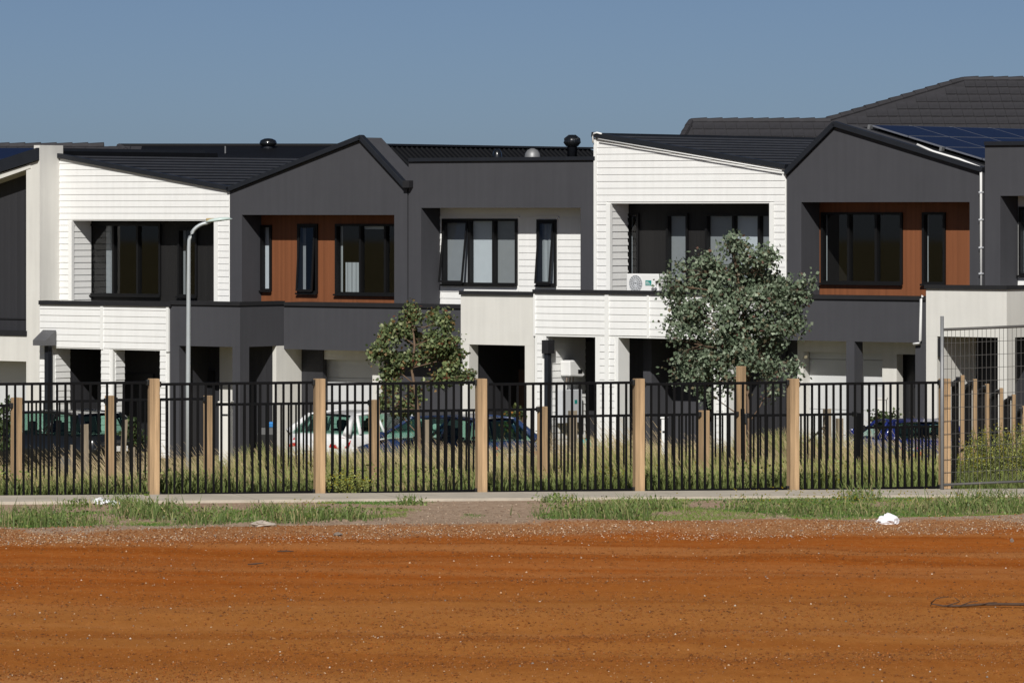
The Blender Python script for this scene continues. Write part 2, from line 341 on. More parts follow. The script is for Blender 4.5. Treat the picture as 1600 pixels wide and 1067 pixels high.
# ------------------------------------------------------------------ houses
TH = math.radians(38); CT, ST = math.cos(TH), math.sin(TH); D0 = F/67.0
WP, WG, WB = -2.25, -.65, .72                  # planes: porch front, garage fascia, recessed upper wall
def U(x, wd):
    t = (x-800)/F; return (t*(D0+wd*CT) - wd*ST)/(CT + t*ST)
BP = .156
class House:
    def __init__(s, xa, xb, yg, name, label, cat='house'):
        s.uc = U((xa+xb)/2, 0); s.Yc = D0 - s.uc*ST; s.zg = CZ + (HZ-yg)/F*s.Yc
        s.e = empty(name, (s.uc*CT, s.Yc, s.zg), -TH); tag(s.e, label, cat)
    def u(s, x, wd=0): return U(x, wd) - s.uc
    def z(s, y, wd=0): return CZ + (HZ-y)/F*(s.Yc + wd*CT) - s.zg
    def box(s, name, x0, x1, y0, y1, w0, w1, m, parent=None, bevel=0):   # pixel rectangle on plane w0, run back to w1
        return MB().box(s.u(x0, w0), s.u(x1, w0), w0, w1, s.z(y1, w0) if y1 is not None else -.3, s.z(y0, w0)).build(name, m, parent or s.e, bevel=bevel)
    def prism(s, name, pts, w0, w1, m, parent=None):
        return MB().prism([(s.u(x, w0), s.z(y, w0)) for x, y in pts], w0, w1).build(name, m, parent or s.e)
    def holes(s, name, ua, ub, za, zb, hs, w0, w1, m, parent=None):
        us = sorted({ua, ub, *[min(max(h[0], ua), ub) for h in hs], *[min(max(h[1], ua), ub) for h in hs]}); zs = sorted({za, zb, *[min(max(h[2], za), zb) for h in hs], *[min(max(h[3], za), zb) for h in hs]})
        mb = MB()
        for i in range(len(us)-1):
            for j in range(len(zs)-1):
                cu, cz = (us[i]+us[i+1])/2, (zs[j]+zs[j+1])/2
                if not any(h[0] < cu < h[1] and h[2] < cz < h[3] for h in hs): mb.box(us[i], us[i+1], w0, w1, zs[j], zs[j+1])
        return mb.build(name, m, parent or s.e)
    def boards(s, ua, ub, za, zb, wd, parent, clip=None, z0=None, side=False):
        # each lap board a wedge; side=True: on a wall that faces +u at u=wd, running from ua to ub along w
        z = (z0 if z0 is not None else za); pr = .015
        while z < zb-.01:
            a, b = max(z, za), min(z+BP-.002, zb); poly = [(ua, a), (ub, a), (ub, b), (ua, b)]
            if clip:
                (x1, y1), (x2, y2) = clip; f = lambda p: (y1 + (y2-y1)*(p[0]-x1)/(x2-x1)) - p[1]
                out = []
                for i in range(len(poly)):
                    p, q = poly[i], poly[(i+1) % len(poly)]; fp, fq = f(p), f(q)
                    if fp >= 0: out.append(p)
                    if fp*fq < 0: t = fp/(fp-fq); out.append((p[0]+(q[0]-p[0])*t, p[1]+(q[1]-p[1])*t))
                poly = out
            if len(poly) >= 3 and b > a:
                n = len(poly); fr = lambda p: pr*(1-(p[1]-z)/BP)+.004
                j = random.uniform(-.0015, .0015)
                if side:
                    vs = [(wd+fr(p)+j, p[0], p[1]) for p in poly] + [(wd-.004, p[0], p[1]) for p in poly]
                else:
                    vs = [(p[0], wd-fr(p)-j, p[1]) for p in poly] + [(p[0], wd+.004, p[1]) for p in poly]
                fs = [tuple(range(n)), tuple(range(2*n-1, n-1, -1))] + [((i+1) % n, i, i+n, (i+1) % n+n) for i in range(n)]
                MB().add(vs, fs).build('weatherboard', M['board'], parent)
            z += BP
    def window(s, x0, x1, y0, y1, wd, mull=(), blinds=(), tilt=(), parent=None, fr=.055, push=.20):
        ua, ub, za, zb = s.u(x0, wd), s.u(x1, wd), s.z(y1, wd), s.z(y0, wd)
        wa, wb = wd-.05, wd+.10; mb = MB()
        mb.box(ua, ub, wa, wb, za, za+fr).box(ua, ub, wa, wb, zb-fr, zb).box(ua, ua+fr, wa, wb, za+fr, zb-fr).box(ub-fr, ub, wa, wb, za+fr, zb-fr)
        mb.box(ua-.02, ub+.02, wa-.05, wa-.002, za-.03, za+.012)
        ms = [s.u(x, wd) for x in mull]
        for q in ms: mb.box(q-.03, q+.03, wa+.006, wb, za+fr, zb-fr)
        win = mb.build('window', M['wframe'], s.e)
        ed = [ua+fr] + [e for q in ms for e in (q-.03, q+.03)] + [ub-fr]
        for k in range(len(ed)//2):
            a, b = ed[2*k], ed[2*k+1]
            if k in tilt:                       # awning sash pushed out at the bottom
                h = zb-za-2*fr; o = push; bar = .045
                sh = lambda z: wa-.01 - o*(zb-fr-z)/h
                def slab(A, B, z1, z2, t=.035):
                    mm = MB(); mm.add([(A, sh(z1), z1), (B, sh(z1), z1), (B, sh(z2), z2), (A, sh(z2), z2), (A, sh(z1)+t, z1), (B, sh(z1)+t, z1), (B, sh(z2)+t, z2), (A, sh(z2)+t, z2)],
                       [(0, 1, 2, 3), (7, 6, 5, 4), (0, 4, 5, 1), (1, 5, 6, 2), (2, 6, 7, 3), (3, 7, 4, 0)]); return mm
                fm = slab(a, b, za+fr, za+fr+bar); 
                for q in (slab(a, b, zb-fr-bar, zb-fr), slab(a, a+bar, za+fr+bar, zb-fr-bar), slab(b-bar, b, za+fr+bar, zb-fr-bar)): fm.add(q.v, q.f)
                fm.build('sash', M['wframe'], win)
                g = MB(); zz1, zz2 = za+fr+bar, zb-fr-bar
                g.add([(a+bar, sh(zz1)+.015, zz1), (b-bar, sh(zz1)+.015, zz1), (b-bar, sh(zz2)+.015, zz2), (a+bar, sh(zz2)+.015, zz2)], [(0, 1, 2, 3)])
                g.build('pane', M['glass'], win)
            else:
                MB().add([(a, wd+.03, za+fr), (b, wd+.03, za+fr), (b, wd+.03, zb-fr), (a, wd+.03, zb-fr)], [(0, 1, 2, 3)]).build('pane', M['glass'], win)
        for (bx0, bx1, by0, by1, mm) in blinds:
            ww = wd+.16; A, B = s.u(bx0, ww), s.u(bx1, ww); n = max(3, int((B-A)/.04)); g = MB(); vs = []
            amp = .012 if mm == 'curtain' else .0
            for i in range(n+1):
                uu = A+(B-A)*i/n; dw = amp*math.sin(i*1.9)
                vs += [(uu, ww+dw, s.z(by1, ww)), (uu, ww+dw, s.z(by0, ww))]
            g.add(vs, [(2*i, 2*i+2, 2*i+3, 2*i+1) for i in range(n)]).build('blind' if mm != 'curtain' else 'curtain', M[mm], win)
        return (ua+.02, ub-.02, za+.02, zb-.02)
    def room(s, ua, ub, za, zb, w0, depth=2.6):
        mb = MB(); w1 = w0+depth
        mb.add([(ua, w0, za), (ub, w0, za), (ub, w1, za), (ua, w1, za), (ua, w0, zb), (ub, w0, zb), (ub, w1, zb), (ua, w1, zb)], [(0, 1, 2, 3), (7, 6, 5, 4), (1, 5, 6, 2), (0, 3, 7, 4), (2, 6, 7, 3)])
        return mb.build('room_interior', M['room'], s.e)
    def upper(s, x0, x1, top, ox0, ox1, oy0, m, bottom=505, name='upper_wall'):
        # front wall with one wide opening, as deep as the recess; top = skyline points left to right
        zb, zo = s.z(bottom), s.z(oy0); ua, ub, oa, ob = s.u(x0), s.u(x1), s.u(ox0), s.u(ox1)
        mb = MB(); mb.box(ua, oa, 0, WB, zb, zo); mb.box(ob, ub, 0, WB, zb, zo)
        mb.prism([(ua, zo), (ub, zo)] + [(s.u(x), s.z(y)) for x, y in reversed(top)], 0, WB)
        return mb.build(name, m, s.e)
    def back(s, x0, x1, y0, m, wins, bottom=505, room=True):
        # x0, x1: edges of the opening; wall behind with holes
        ua, ub, za, zb = s.u(x0)-.1, s.u(x1)+.1, s.z(bottom), s.z(y0)+.05
        hs = [s.window(*a, **k) for a, k in wins]
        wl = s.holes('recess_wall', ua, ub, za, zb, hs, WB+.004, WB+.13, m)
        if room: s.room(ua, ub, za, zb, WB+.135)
        return wl
    def roofslope(s, p0, p1, w0, w1, m, thick=.06, ribs=0, over=.0, name='roof', ribdir='w', dz=0):
        (x0, y0), (x1, y1) = p0, p1; a = Vector((s.u(x0), s.z(y0)-dz)); b = Vector((s.u(x1), s.z(y1)-dz))
        d = (b-a).normalized(); nrm = Vector((-d.y, d.x)); nrm = nrm if nrm.y > 0 else -nrm
        q = [a, b, b-nrm*thick, a-nrm*thick]
        r = MB().prism([(p.x, p.y) for p in q], w0, w1).build(name, m, s.e)
        Ls = (b-a).length
        if ribs and ribdir == 'w':
            k = .25
            while k < Ls-.05:
                c = a+d*k; t = [c-d*.04, c+d*.04, c+d*.025+nrm*.030, c-d*.025+nrm*.030]
                MB().prism([(p.x, p.y) for p in t], w0+.01, w1).build('roof_rib', M['rib'], r); k += ribs
        elif ribs:
            k = w0+.15
            while k < w1:
                c0, c1 = a+d*.12+nrm*.001, b-nrm*0+nrm*.001
                mb = MB(); h = .035; hw = .03
                vs = []
                for c in (c0, c1):
                    vs += [(c.x, k-hw, c.y), (c.x, k+hw, c.y), (c.x+nrm.x*h, k+hw*.5, c.y+nrm.y*h), (c.x+nrm.x*h, k-hw*.5, c.y+nrm.y*h)]
                mb.add(vs, [(0, 3, 2, 1), (4, 5, 6, 7), (3, 7, 6, 2), (0, 4, 7, 3), (1, 2, 6, 5)]).build('roof_rib', m, r); k += ribs
        return r
    def barge(s, p0, p1, t=.095, w0=-.10, w1=.06, name='fascia', m=None):
        (x0, y0), (x1, y1) = p0, p1; a = Vector((s.u(x0), s.z(y0))); b = Vector((s.u(x1), s.z(y1)))
        d = (b-a).normalized(); n = Vector((-d.y, d.x)); n = n if n.y > 0 else -n
        q = [a+n*.02, b+n*.02, b-n*t, a-n*t]
        return MB().prism([(p.x, p.y) for p in q], w0, w1).build(name, m or M['fascia'], s.e, bevel=.008)

def ventilator(h, x, y, wd, r=.19):
    u0, z0 = h.u(x, wd), h.z(y, wd)
    v = MB().lathe([(r*.62, -.30), (r*.62, 0), (r*.75, .01)], (u0, wd, z0), 16).build('roof_ventilator', M['fascia'], h.e, True)
    MB().lathe([(r*.7, .0), (r*.98, .06), (r*1.04, .13), (r*.9, .21), (r*.5, .265), (r*.1, .28)], (u0, wd, z0), 20).build('ventilator_head', M['pblack'], v, True)
    for k in range(20):
        t = 2*math.pi*k/20; c, q = math.cos(t), math.sin(t)
        MB().tube([(u0+c*r*.72, wd+q*r*.72, z0+.01), (u0+c*r*1.05, wd+q*r*1.05, z0+.09), (u0+c*r*.98, wd+q*r*.98, z0+.19), (u0+c*r*.4, wd+q*r*.4, z0+.275)], .009, 5).build('vane', M['pblack'], v)

def porch_ceiling(h, ua, ub, w0, w1, zs, m='render'):
    MB().box(ua, ub, w0, w1, zs, zs+.12).build('porch_ceiling', M[m], h.e)

YG = 716
# ---- house Z: far left, cut by the frame
h = House(-200, 62, YG, 'townhouse', 'off-white rendered townhouse end wall at far left with slate cladding bay')
wz = -.73
ua, ub, oa, ob = h.u(-220, wz), h.u(62, wz), h.u(-150, wz), h.u(41, wz)
zt = lambda x: h.z(253+(60-x)*.31, wz)
mb = MB(); mb.prism([(ob, -.3), (ub, -.3), (ub, zt(62)), (ob, zt(41))], wz, wz+.5)
mb.box(oa, ob, wz, wz+.5, h.z(561, wz), h.z(522, wz))
mb.build('front_wall', M['render'], h.e)
MB().box(ub-.2, ub, wz+.5, .12, -.3, h.z(229, wz)).build('side_wall', M['render'], h.e)
MB().box(ub-.2, ub, wz+.002, wz+.5, zt(62), h.z(229, wz)).build('blade_wall', M['render'], h.e)
MB().box(ub-.25, ub-.01, .12, 6, 2, h.z(238)).build('side_parapet', M['roof'], h.e)
MB().prism([(oa, h.z(530, wz)), (ob+.1, h.z(530, wz)), (ob+.1, zt(45)), (oa, zt(-150))], wz+.5, wz+.6).build('clad_bay', M['slclad'], h.e)
h.box('window_sill', -150, 41, 514, 522, wz-.03, wz+.3, M['cap'])
h.box('garage_door', -150, 60, 555, None, wz+.72, wz+.8, M['garage'])
h.box('wall_trim', -150, 41, 495, 497, wz+.47, wz+.5, M['cap'])
wf = wz-.10; ue_ = ub-.012
def sl(x, y): return (h.u(x, wf), h.z(y, wf))
q = [sl(-160, 320), (ue_, h.z(252, wf)), (ue_, h.z(233, wf)), sl(-160, 302)]
MB().prism(q, wf, 5.5).build('roof', M['fascia'], h.e)
q = [sl(-160, 334), sl(44, 264), sl(44, 257.5), sl(-160, 320.5)]
MB().prism(q, wz-.02, wz+.499).build('eave_lining', M['render'], h.e)
houseZ = h

# ---- house A: white boards, skillion roof
h = House(92, 359, YG, 'townhouse', 'white weatherboard townhouse left of grey gable, street lamp in front'); A = h
top = [(92, 246), (359, 298)]
wl = h.upper(92, 359, top, 112, 337, 345, M['trim'])
cl = ((h.u(92), h.z(top[0][1])), (h.u(359), h.z(top[1][1])))
zo, zb = h.z(345), h.z(480)
h.boards(h.u(92)+.02, h.u(359)-.02, zo+.03, h.z(240), 0, wl, cl)
h.boards(h.u(92)+.02, h.u(112)-.09, zb, zo, 0, wl); h.boards(h.u(337)+.09, h.u(359)-.02, zb, zo, 0, wl)
h.boards(.06, WB-.03, zb, zo-.01, h.u(112), wl, side=True)
for q_ in (h.u(112)-.085, h.u(337)-.03): MB().box(q_, q_+.115, -.035, .055, zb, zo).build('corner_trim', M['trim'], h.e)
h.back(112, 337, 345, M['dkclad'], [((140, 252, 350, 463, WB), dict(mull=(178, 216), blinds=((166, 178, 352, 460, 'blindg'),))),
        ((279, 309, 357, 463, WB), dict(blinds=((279, 290, 357, 460, 'blindg'),)))])
h.barge((90, 239), (361, 293)); 
h.roofslope((90, 242), (361, 296), .06, 11.5, M['roof'], ribs=.52)
MB().box(h.u(90)-.05, h.u(90)+.06, .06, 9.5, h.z(246), h.z(239.5)).build('ridge_cap', M['fascia'], h.e)
# porch
za, zt_ = h.z(545, WP), h.z(477, WP)
pu = lambda x: h.u(x, WP)
bw = MB().box(pu(62), pu(264), WP, WP+.15, za, zt_).build('porch_parapet', M['trim'], h.e)
h.boards(pu(63), pu(158), za+.03, zt_, WP, bw); h.boards(pu(162), pu(261), za+.03, zt_, WP, bw)
MB().box(pu(158)+.0, pu(162), WP-.035, WP, za, zt_).build('corner_trim', M['trim'], h.e)
MB().box(pu(261), pu(265), WP-.04, WP+.1, za-.02, zt_).build('corner_trim', M['trim'], h.e)
h.box('parapet_cap', 60, 266, 470.5, 477, WP-.06, WP+.24, M['cap'])
for x0, x1, dp in ((62, 82, .62), (158, 176, .42), (250, 264, .42)):
    p = MB().box(pu(x0), pu(x1), WP+.002, WP+dp, -.3, za).build('porch_pillar', M['trim'], h.e)
    h.boards(pu(x0)+.01, pu(x1)-.10, 0, za, WP, p)
    h.boards(WP+.1, WP+dp, 0, za, pu(x1), p, side=True)
MB().box(pu(62), pu(82), WP+.622, 0, -.3, za).build('porch_side_wall', M['slclad'], h.e)
MB().box(pu(62)-.2, pu(300)+2.2, 0, .15, -.3, za+.4).build('entry_wall', M['slclad'], h.e)
MB().box(h.u(190, -.03), h.u(240, -.03), -.05, -.002, -.2, 2.1).build('entry_door', M['door'], h.e)
MB().box(pu(62), pu(264), WP+.15, 0, za+.05, za+.25).build('porch_ceiling', M['slclad'], h.e)
MB().box(pu(62), h.u(359), -.2, WB, h.z(500), h.z(488)).build('balcony_floor', M['cap'], h.e)
# rain head with down pipe on the left pillar
z1, z0 = h.z(517, WP-.4), h.z(541, WP-.4); px = h.u(69, WP-.25)
rh = MB(); hw = .22
rh.add([(px-hw, WP-.42, z0), (px+hw, WP-.42, z0), (px+hw, WP-.06, z0), (px-hw, WP-.06, z0), (px-hw, WP-.42, z0+.13), (px+hw, WP-.42, z0+.13), (px+hw, WP-.06, z1), (px-hw, WP-.06, z1)],
       [(0, 3, 2, 1), (0, 1, 5, 4), (4, 5, 6, 7), (1, 2, 6, 5), (2, 3, 7, 6), (3, 0, 4, 7)])
r_ = rh.build('rain_head', mat('rain_head_metal', (.10, .10, .105), .5, .1), h.e)
MB().box(px-.02, px+.11, WP-.22, WP-.09, 0, z0).build('down_pipe', M['fascia'], h.e)

# ---- house B: grey gable, brown timber recess
h = House(359, 636, YG, 'townhouse', 'charcoal gabled townhouse with brown recess, white car parked before it'); B = h
h.upper(359, 636, [(359, 296), (566, 216), (636, 292)], 378, 616, 336, M['grey'])
h.back(378, 616, 336, M['brown'], [((407, 425, 352, 456, WB), dict(blinds=((412, 422, 354, 453, 'blind'),))),
     ((466, 497, 350, 459, WB), dict(tilt=(0,), push=.11, blinds=((469, 478, 352, 456, 'blindg'),))),
     ((525, 624, 350, 460, WB), dict(mull=(564, 603), blinds=((530, 536, 352, 456, 'curtain'), (566, 600, 353, 358, 'blind'), (540, 566, 410, 456, 'curtain'))))])
h.barge((357, 294), (566, 213)); h.barge((566, 213), (638, 291))
h.roofslope((357, 297), (566, 226), .06, 9, M['roof'], ribs=.52)
h.roofslope((566, 226), (638, 296), .06, 9, M['roof'], ribs=.19, ribdir='u')
MB().box(h.u(566)-.14, h.u(566)+.14, .08, 9, h.z(228), h.z(225)).build('ridge_cap', M['fascia'], h.e)
h.box('rain_head', 629, 639, 283, 294, -.16, .05, M['cap'])
pu = lambda x: h.u(x, WP); za, zt_ = h.z(543, WP), h.z(478, WP)
ur = pu(375)
MB().box(pu(265.5), ur, WP, WP+.15, za, zt_).box(ur-.15, ur, WP+.15, WG, za, zt_).build('porch_parapet', M['grey'], h.e)
MB().box(pu(265.5), ur+.03, WP-.05, WP+.2, zt_, zt_+.09).box(ur-.17, ur+.03, WP+.2, WG, zt_, zt_+.09).build('parapet_cap', M['cap'], h.e)
MB().box(pu(265.5), pu(280), WP+.002, WP+.4, -.3, za).build('porch_pillar', M['grey'], h.e)
MB().box(pu(363), ur, WP+.002, WP+.33, -.3, za).build('porch_pillar', M['grey'], h.e)
MB().box(pu(265.5), ur-.155, WP+.15, -.9, za+.04, za+.2).build('porch_ceiling', M['render'], h.e)
MB().box(pu(265.5), pu(265.5)+.12, WP+.4, 0, -.3, za).build('porch_side_wall', M['slclad'], h.e)
MB().box(pu(265.5), ur-.13, -.95, -.85, -.3, za).build('entry_wall', M['slclad'], h.e)
MB().box(h.u(343, -.99), h.u(368, -.99), -.99, -.955, -.3, za).build('entry_panel', M['render'], h.e)
MB().box(ur-.12, ur, -.93, .05, -.3, za).build('garage_side_wall', M['render'], h.e)
MB().box(pu(290)-.2, h.u(322, -1), -1.02, -.955, -.2, 2.1).build('entry_door', M['door'], h.e)
pg = lambda x: h.u(x, WG); zg_, zt2 = h.z(546, WG), h.z(478, WG)
ue = h.u(760, WG)
MB().box(ur, ue, WG, WG+.15, zg_, zt2).build('garage_fascia', M['grey'], h.e)
MB().box(ur+.035, ue, WG-.05, .0, zt2, zt2+.085).build('parapet_cap', M['cap'], h.e)
MB().box(ur, ue, WG+.15, .30, zg_+.05, zg_+.2).build('garage_ceiling', M['render'], h.e)
gx0, gx1 = h.u(494, .27), h.u(590, .27); zd = h.z(561, .27)
h.holes('garage_wall', ur, h.u(600, .05), -.3, zg_+.05, [(gx0-.02, gx1+.02, -.3, zd)], .05, .30, M['render'])
gd = MB().box(gx0-.05, gx1+.05, .33, .38, -.3, zd+.05).build('garage_door', M['garage'], h.e)
for k in range(5):
    MB().box(gx0-.015, gx1+.015, .285, .328, -.3+k*.56+.008, -.3+(k+1)*.56).build('door_panel', M['garage'], gd, bevel=.01)
MB().box(h.u(600, .05), ue+1, .06, .30, -.3, zg_+.05).build('charcoal_wall', M['grey'], h.e)

# ---- house C: grey parapet box, white boards in the recess, off-white porch
h = House(636, 928, YG, 'townhouse', 'charcoal parapet townhouse with white boarded recess and off-white porch'); C = h
h.upper(638.5, 928, [(638.5, 252), (928, 249)], 658, 907, 325, M['grey'])
wb_ = h.back(658, 907, 325, M['trim'], [((692, 809, 342, 446, WB), dict(mull=(734, 772), tilt=(0,), blinds=((697, 733, 345, 443, 'blindg'), (736, 771, 344, 443, 'blind'), (773, 806, 344, 443, 'blindg')))),
     ((840, 870, 343, 446, WB), dict(tilt=(0,), push=.15, blinds=((845, 866, 345, 443, 'curtain'),)))])
za, zb = h.z(478, WB), h.z(340, WB); f_ = lambda x: h.u(x, WB)
for a, b, c, d in ((f_(688), f_(691), za, zb), (f_(811), f_(838), za, zb), (f_(872), f_(910), za, zb)):
    h.boards(a, b, c, d, WB+.004, wb_, z0=za)
h.boards(f_(691)+.01, f_(811)-.01, za, h.z(449, WB), WB+.004, wb_, z0=za); h.boards(f_(838)+.01, f_(872)-.01, za, h.z(449, WB), WB+.004, wb_, z0=za)
for a, b in ((690, 811), (838, 872)):
    MB().box(f_(a)-.03, f_(b)+.03, WB-.03, WB+.003, h.z(341, WB), h.z(338, WB)).build('window_trim', M['trim'], h.e)
h.box('parapet_cap', 638, 928.5, 246, 251.5, -.06, WB+.1, M['fascia'])
h.box('flat_roof', 640, 927, 264, 268, WB, 9, M['roof'])
pu = lambda x: h.u(x, WP); za, zt_ = h.z(537, WP), h.z(460, WP)
MB().box(pu(720), pu(834.5), WP, WP+.15, za, zt_).box(pu(720), pu(720)+.15, WP+.15, .0, za, zt_).build('porch_parapet', M['render'], h.e)
MB().box(pu(719), pu(834), WP-.05, WP+.22, zt_, zt_+.085).build('parapet_cap', M['cap'], h.e)
MB().box(pu(720), pu(733), WP+.002, WP+.33, -.3, za).build('porch_pillar', M['render'], h.e)
MB().box(pu(820), pu(834.5), WP+.002, WP+.33, -.3, za).build('porch_pillar', M['render'], h.e)
MB().box(pu(720), pu(834.5), WP+.15, 0, za+.05, za+.2).build('porch_ceiling', M['slclad'], h.e)
MB().box(pu(720), pu(720)+.12, WP+.332, -.2, -.3, za).build('porch_side_wall', M['slclad'], h.e)
MB().box(pu(715), pu(834.5)+2, -.2, -.05, -.3, za+.1).build('entry_wall', M['slclad'], h.e)
MB().box(h.u(802, -.25), h.u(830, -.25), -.25, -.203, -.2, 2.1).build('entry_door', mat('brown_door', (.10, .06, .045), .5), h.e)
h.window(762, 786, 608, 650, -.21)
# skylights and a ventilator on the roof behind the parapet
for x, r, mm in ((777, .12, 'pblack'), (832, .19, 'galv')):
    MB().lathe([(r, -.25), (r, 0), (r*.92, .09), (r*.65, .17), (r*.2, .215)], (h.u(x, 2), 2, h.z(246, 2)), 18).build('roof_dome', M[mm], h.e, True)
ventilator(h, 894, 229, 3.2)

# ---- house D: white boards again
h = House(928, 1228, YG-8, 'townhouse', 'white weatherboard townhouse behind the large gum tree'); Dh = h
top = [(930, 213), (1228, 265)]
wl = h.upper(930, 1228, top, 953, 1205, 318, M['trim'])
cl = ((h.u(930), h.z(top[0][1])), (h.u(1228), h.z(top[1][1])))
zo, zb = h.z(318), h.z(470)
h.boards(h.u(930)+.06, h.u(1228)-.02, zo+.04, h.z(205), 0, wl, cl)
h.boards(h.u(930)+.06, h.u(953)-.09, zb, zo+.04, 0, wl); h.boards(h.u(1205)+.09, h.u(1228)-.02, zb, zo+.04, 0, wl)
h.boards(.06, WB-.03, zb, zo-.01, h.u(953), wl, side=True)
for q_ in (h.u(953)-.085, h.u(1205)-.03): MB().box(q_, q_+.115, -.035, .055, zb, zo).build('corner_trim', M['trim'], h.e)
MB().box(h.u(930)-.02, h.u(930)+.05, -.035, .03, zb, h.z(214)).build('corner_trim', M['trim'], h.e)
h.back(953, 1205, 318, M['dkclad'], [((980, 999, 334, 452, WB), dict(blinds=((983, 988, 336, 450, 'blind'),))),
     ((1042, 1076, 334, 452, WB), dict(blinds=((1044, 1074, 338, 450, 'blindg'),))),
     ((1103, 1215, 334, 452, WB), dict(mull=(1147, 1187), blinds=((1106, 1146, 338, 450, 'blindg'), (1149, 1186, 337, 450, 'blind'), (1188, 1205, 337, 450, 'blindg'))))])
h.barge((928, 206), (1230, 259)); h.roofslope((928, 210), (1230, 263), .06, 11, M['roof'], ribs=.50)
MB().box(h.u(928)-.05, h.u(928)+.06, .06, 9.5, h.z(213), h.z(206)).build('ridge_cap', M['fascia'], h.e)
MB().tube([(h.u(930), -.08, h.z(222)), (h.u(930), -.1, h.z(211)), (h.u(933), -.12, h.z(207)), (h.u(938), -.12, h.z(206)), (h.u(945), -.12, h.z(208))], .022, 6).build('conduit', M['white'], h.e, True)
MB().tube([(h.u(940), -.115, h.z(216)), (h.u(1226), -.115, h.z(268))], .016, 6).build('conduit', M['white'], h.e, True)
pu = lambda x: h.u(x, WP); za, zt_ = h.z(528, WP), h.z(460, WP)
bw = MB().box(pu(835.5), pu(1136), WP, WP+.15, za, zt_).box(pu(1136)-.15, pu(1136), WP+.15, 0, za, zt_).build('porch_parapet', M['trim'], h.e)
xs = (837, 946, 952, 1012, 1015, 1134)
for k in range(3): h.boards(pu(xs[2*k]), pu(xs[2*k+1]), za+.05, zt_-.02, WP, bw)
h.boards(WP, WG, za+.05, zt_-.02, pu(1136), bw, side=True)
for a_, b_, c_ in ((946, 952, 0), (1012, 1015, za), (834.8, 837, za)): MB().box(pu(a_), pu(b_), WP-.035, WP+.03 if a_ < 900 else WP, c_, zt_).build('corner_trim', M['trim'], h.e)
MB().box(pu(834.2), pu(1136)+.04, WP-.06, WP+.24, zt_, zt_+.085).build('parapet_cap', M['cap'], h.e)
for x0, x1, dp in ((835.5, 853, .15), (930, 966, .42), (1115, 1136, .42)):
    p = MB().box(pu(x0), pu(x1), WP+.002, WP+dp, -.3, za).build('porch_pillar', M['trim'], h.e)
    if x0 == 930: h.boards(pu(x0)+.14, pu(946), 0, za, WP, p); h.boards(pu(952), pu(x1)-.1, 0, za, WP, p)
    else: h.boards(pu(x0)+.08, pu(x1)-.1, 0, za, WP, p)
sw = MB().box(pu(835.5), pu(852), WP+.152, -.75, -.3, za).build('porch_side_wall', M['trim'], h.e)
h.boards(WP+.155, -.76, 0, za, pu(852), sw, side=True)
MB().box(pu(852)-.3, pu(1136), .0, .15, -.3, za+.1).build('entry_wall', M['slclad'], h.e)
MB().box(pu(835.5), pu(1136)-.15, WP+.15, 0, za+.05, za+.2).build('porch_ceiling', M['slclad'], h.e)
MB().box(h.u(1005, -1.35), h.u(1018, -1.35), -1.35, 0, -.3, za).build('porch_partition', M['grey'], h.e)
MB().box(h.u(1018, -1.35)+.002, h.u(1100, -.5), -.55, -.4, -.3, za).build('porch_partition', M['grey'], h.e)
# things on the porch side wall
us = pu(852)+.026
rh = MB().box(us-.02, us+.16, WP-.14, WP+.10, h.z(555, WP), h.z(534, WP)).build('rain_head', M['cap'], h.e)
MB().box(us+.02, us+.13, WP-.10, WP+.02, 0, h.z(555, WP)).build('down_pipe', M['fascia'], h.e)
wx = lambda x: WP + (x-852)/41.5
mb = MB(); pts = [(wx(872), 566), (wx(884), 564), (wx(896), 580), (wx(896), 590), (wx(893), 592), (wx(873), 590)]
vs = [(us+.02, a, h.z(b, -1.3)) for a, b in pts]+[(us+.30, a, h.z(b, -1.3)) for a, b in pts]; n = len(pts)
mb.add(vs, [tuple(range(n-1, -1, -1)), tuple(range(n, 2*n))]+[(i, (i+1) % n, (i+1) % n+n, i+n) for i in range(n)])
hw_ = mb.build('wall_heater', M['white'], h.e, bevel=.03)
MB().box(us+.29, us+.312, wx(885), wx(891), h.z(586, -1.3), h.z(580, -1.3)).build('heater_flue', M['black'], hw_)
for k in range(3): MB().tube([(us+.15, wx(876+5*k), h.z(592, -1.3)), (us+.13, wx(876+5*k), h.z(602, -1.3))], .02, 6).build('heater_pipe', M['stone'], hw_)
mbx = MB().box(us, us+.2, wx(866), wx(897), h.z(664, -1.3), h.z(612, -1.3)).build('meter_box', M['beige'], h.e, bevel=.01)
MB().box(us+.2, us+.206, wx(885), wx(889), h.z(634, -1.3), h.z(628, -1.3)).build('meter_sticker', M['teal'], mbx)

# ---- house E: grey gable with brown recess on the right
h = House(1228, 1536, YG-14, 'townhouse', 'charcoal gabled townhouse with brown recess and rooftop solar panels'); E = h
h.upper(1229.5, 1536, [(1229.5, 268), (1305, 193), (1536, 267)], 1252, 1515, 316, M['grey'])
h.back(1252, 1515, 316, M['brown'], [((1284, 1411, 332, 444, WB), dict(mull=(1327, 1370), blinds=((1288, 1293, 336, 441, 'curtain'),))),
      ((1442, 1478, 332, 444, WB), dict(blinds=((1446, 1451, 336, 441, 'curtain'),)))])
h.barge((1228, 268), (1305, 190)); h.barge((1305, 190), (1538, 264))
h.roofslope((1228, 272), (1305, 197), .06, 9, M['roof'], ribs=.3)
h.roofslope((1305, 197), (1538, 270), .06, 9, M['roof'], ribs=.19, ribdir='u')
ue = h.u(1536, WG); u0 = h.u(1201, WG); zf0, zf1 = h.z(534, WG), h.z(468, WG)
MB().box(u0, ue, WG, WG+.15, zf0, zf1).build('garage_fascia', M['grey'], h.e)
MB().box(u0, ue, WG-.05, .0, zf1, zf1+.08).build('parapet_cap', M['cap'], h.e)
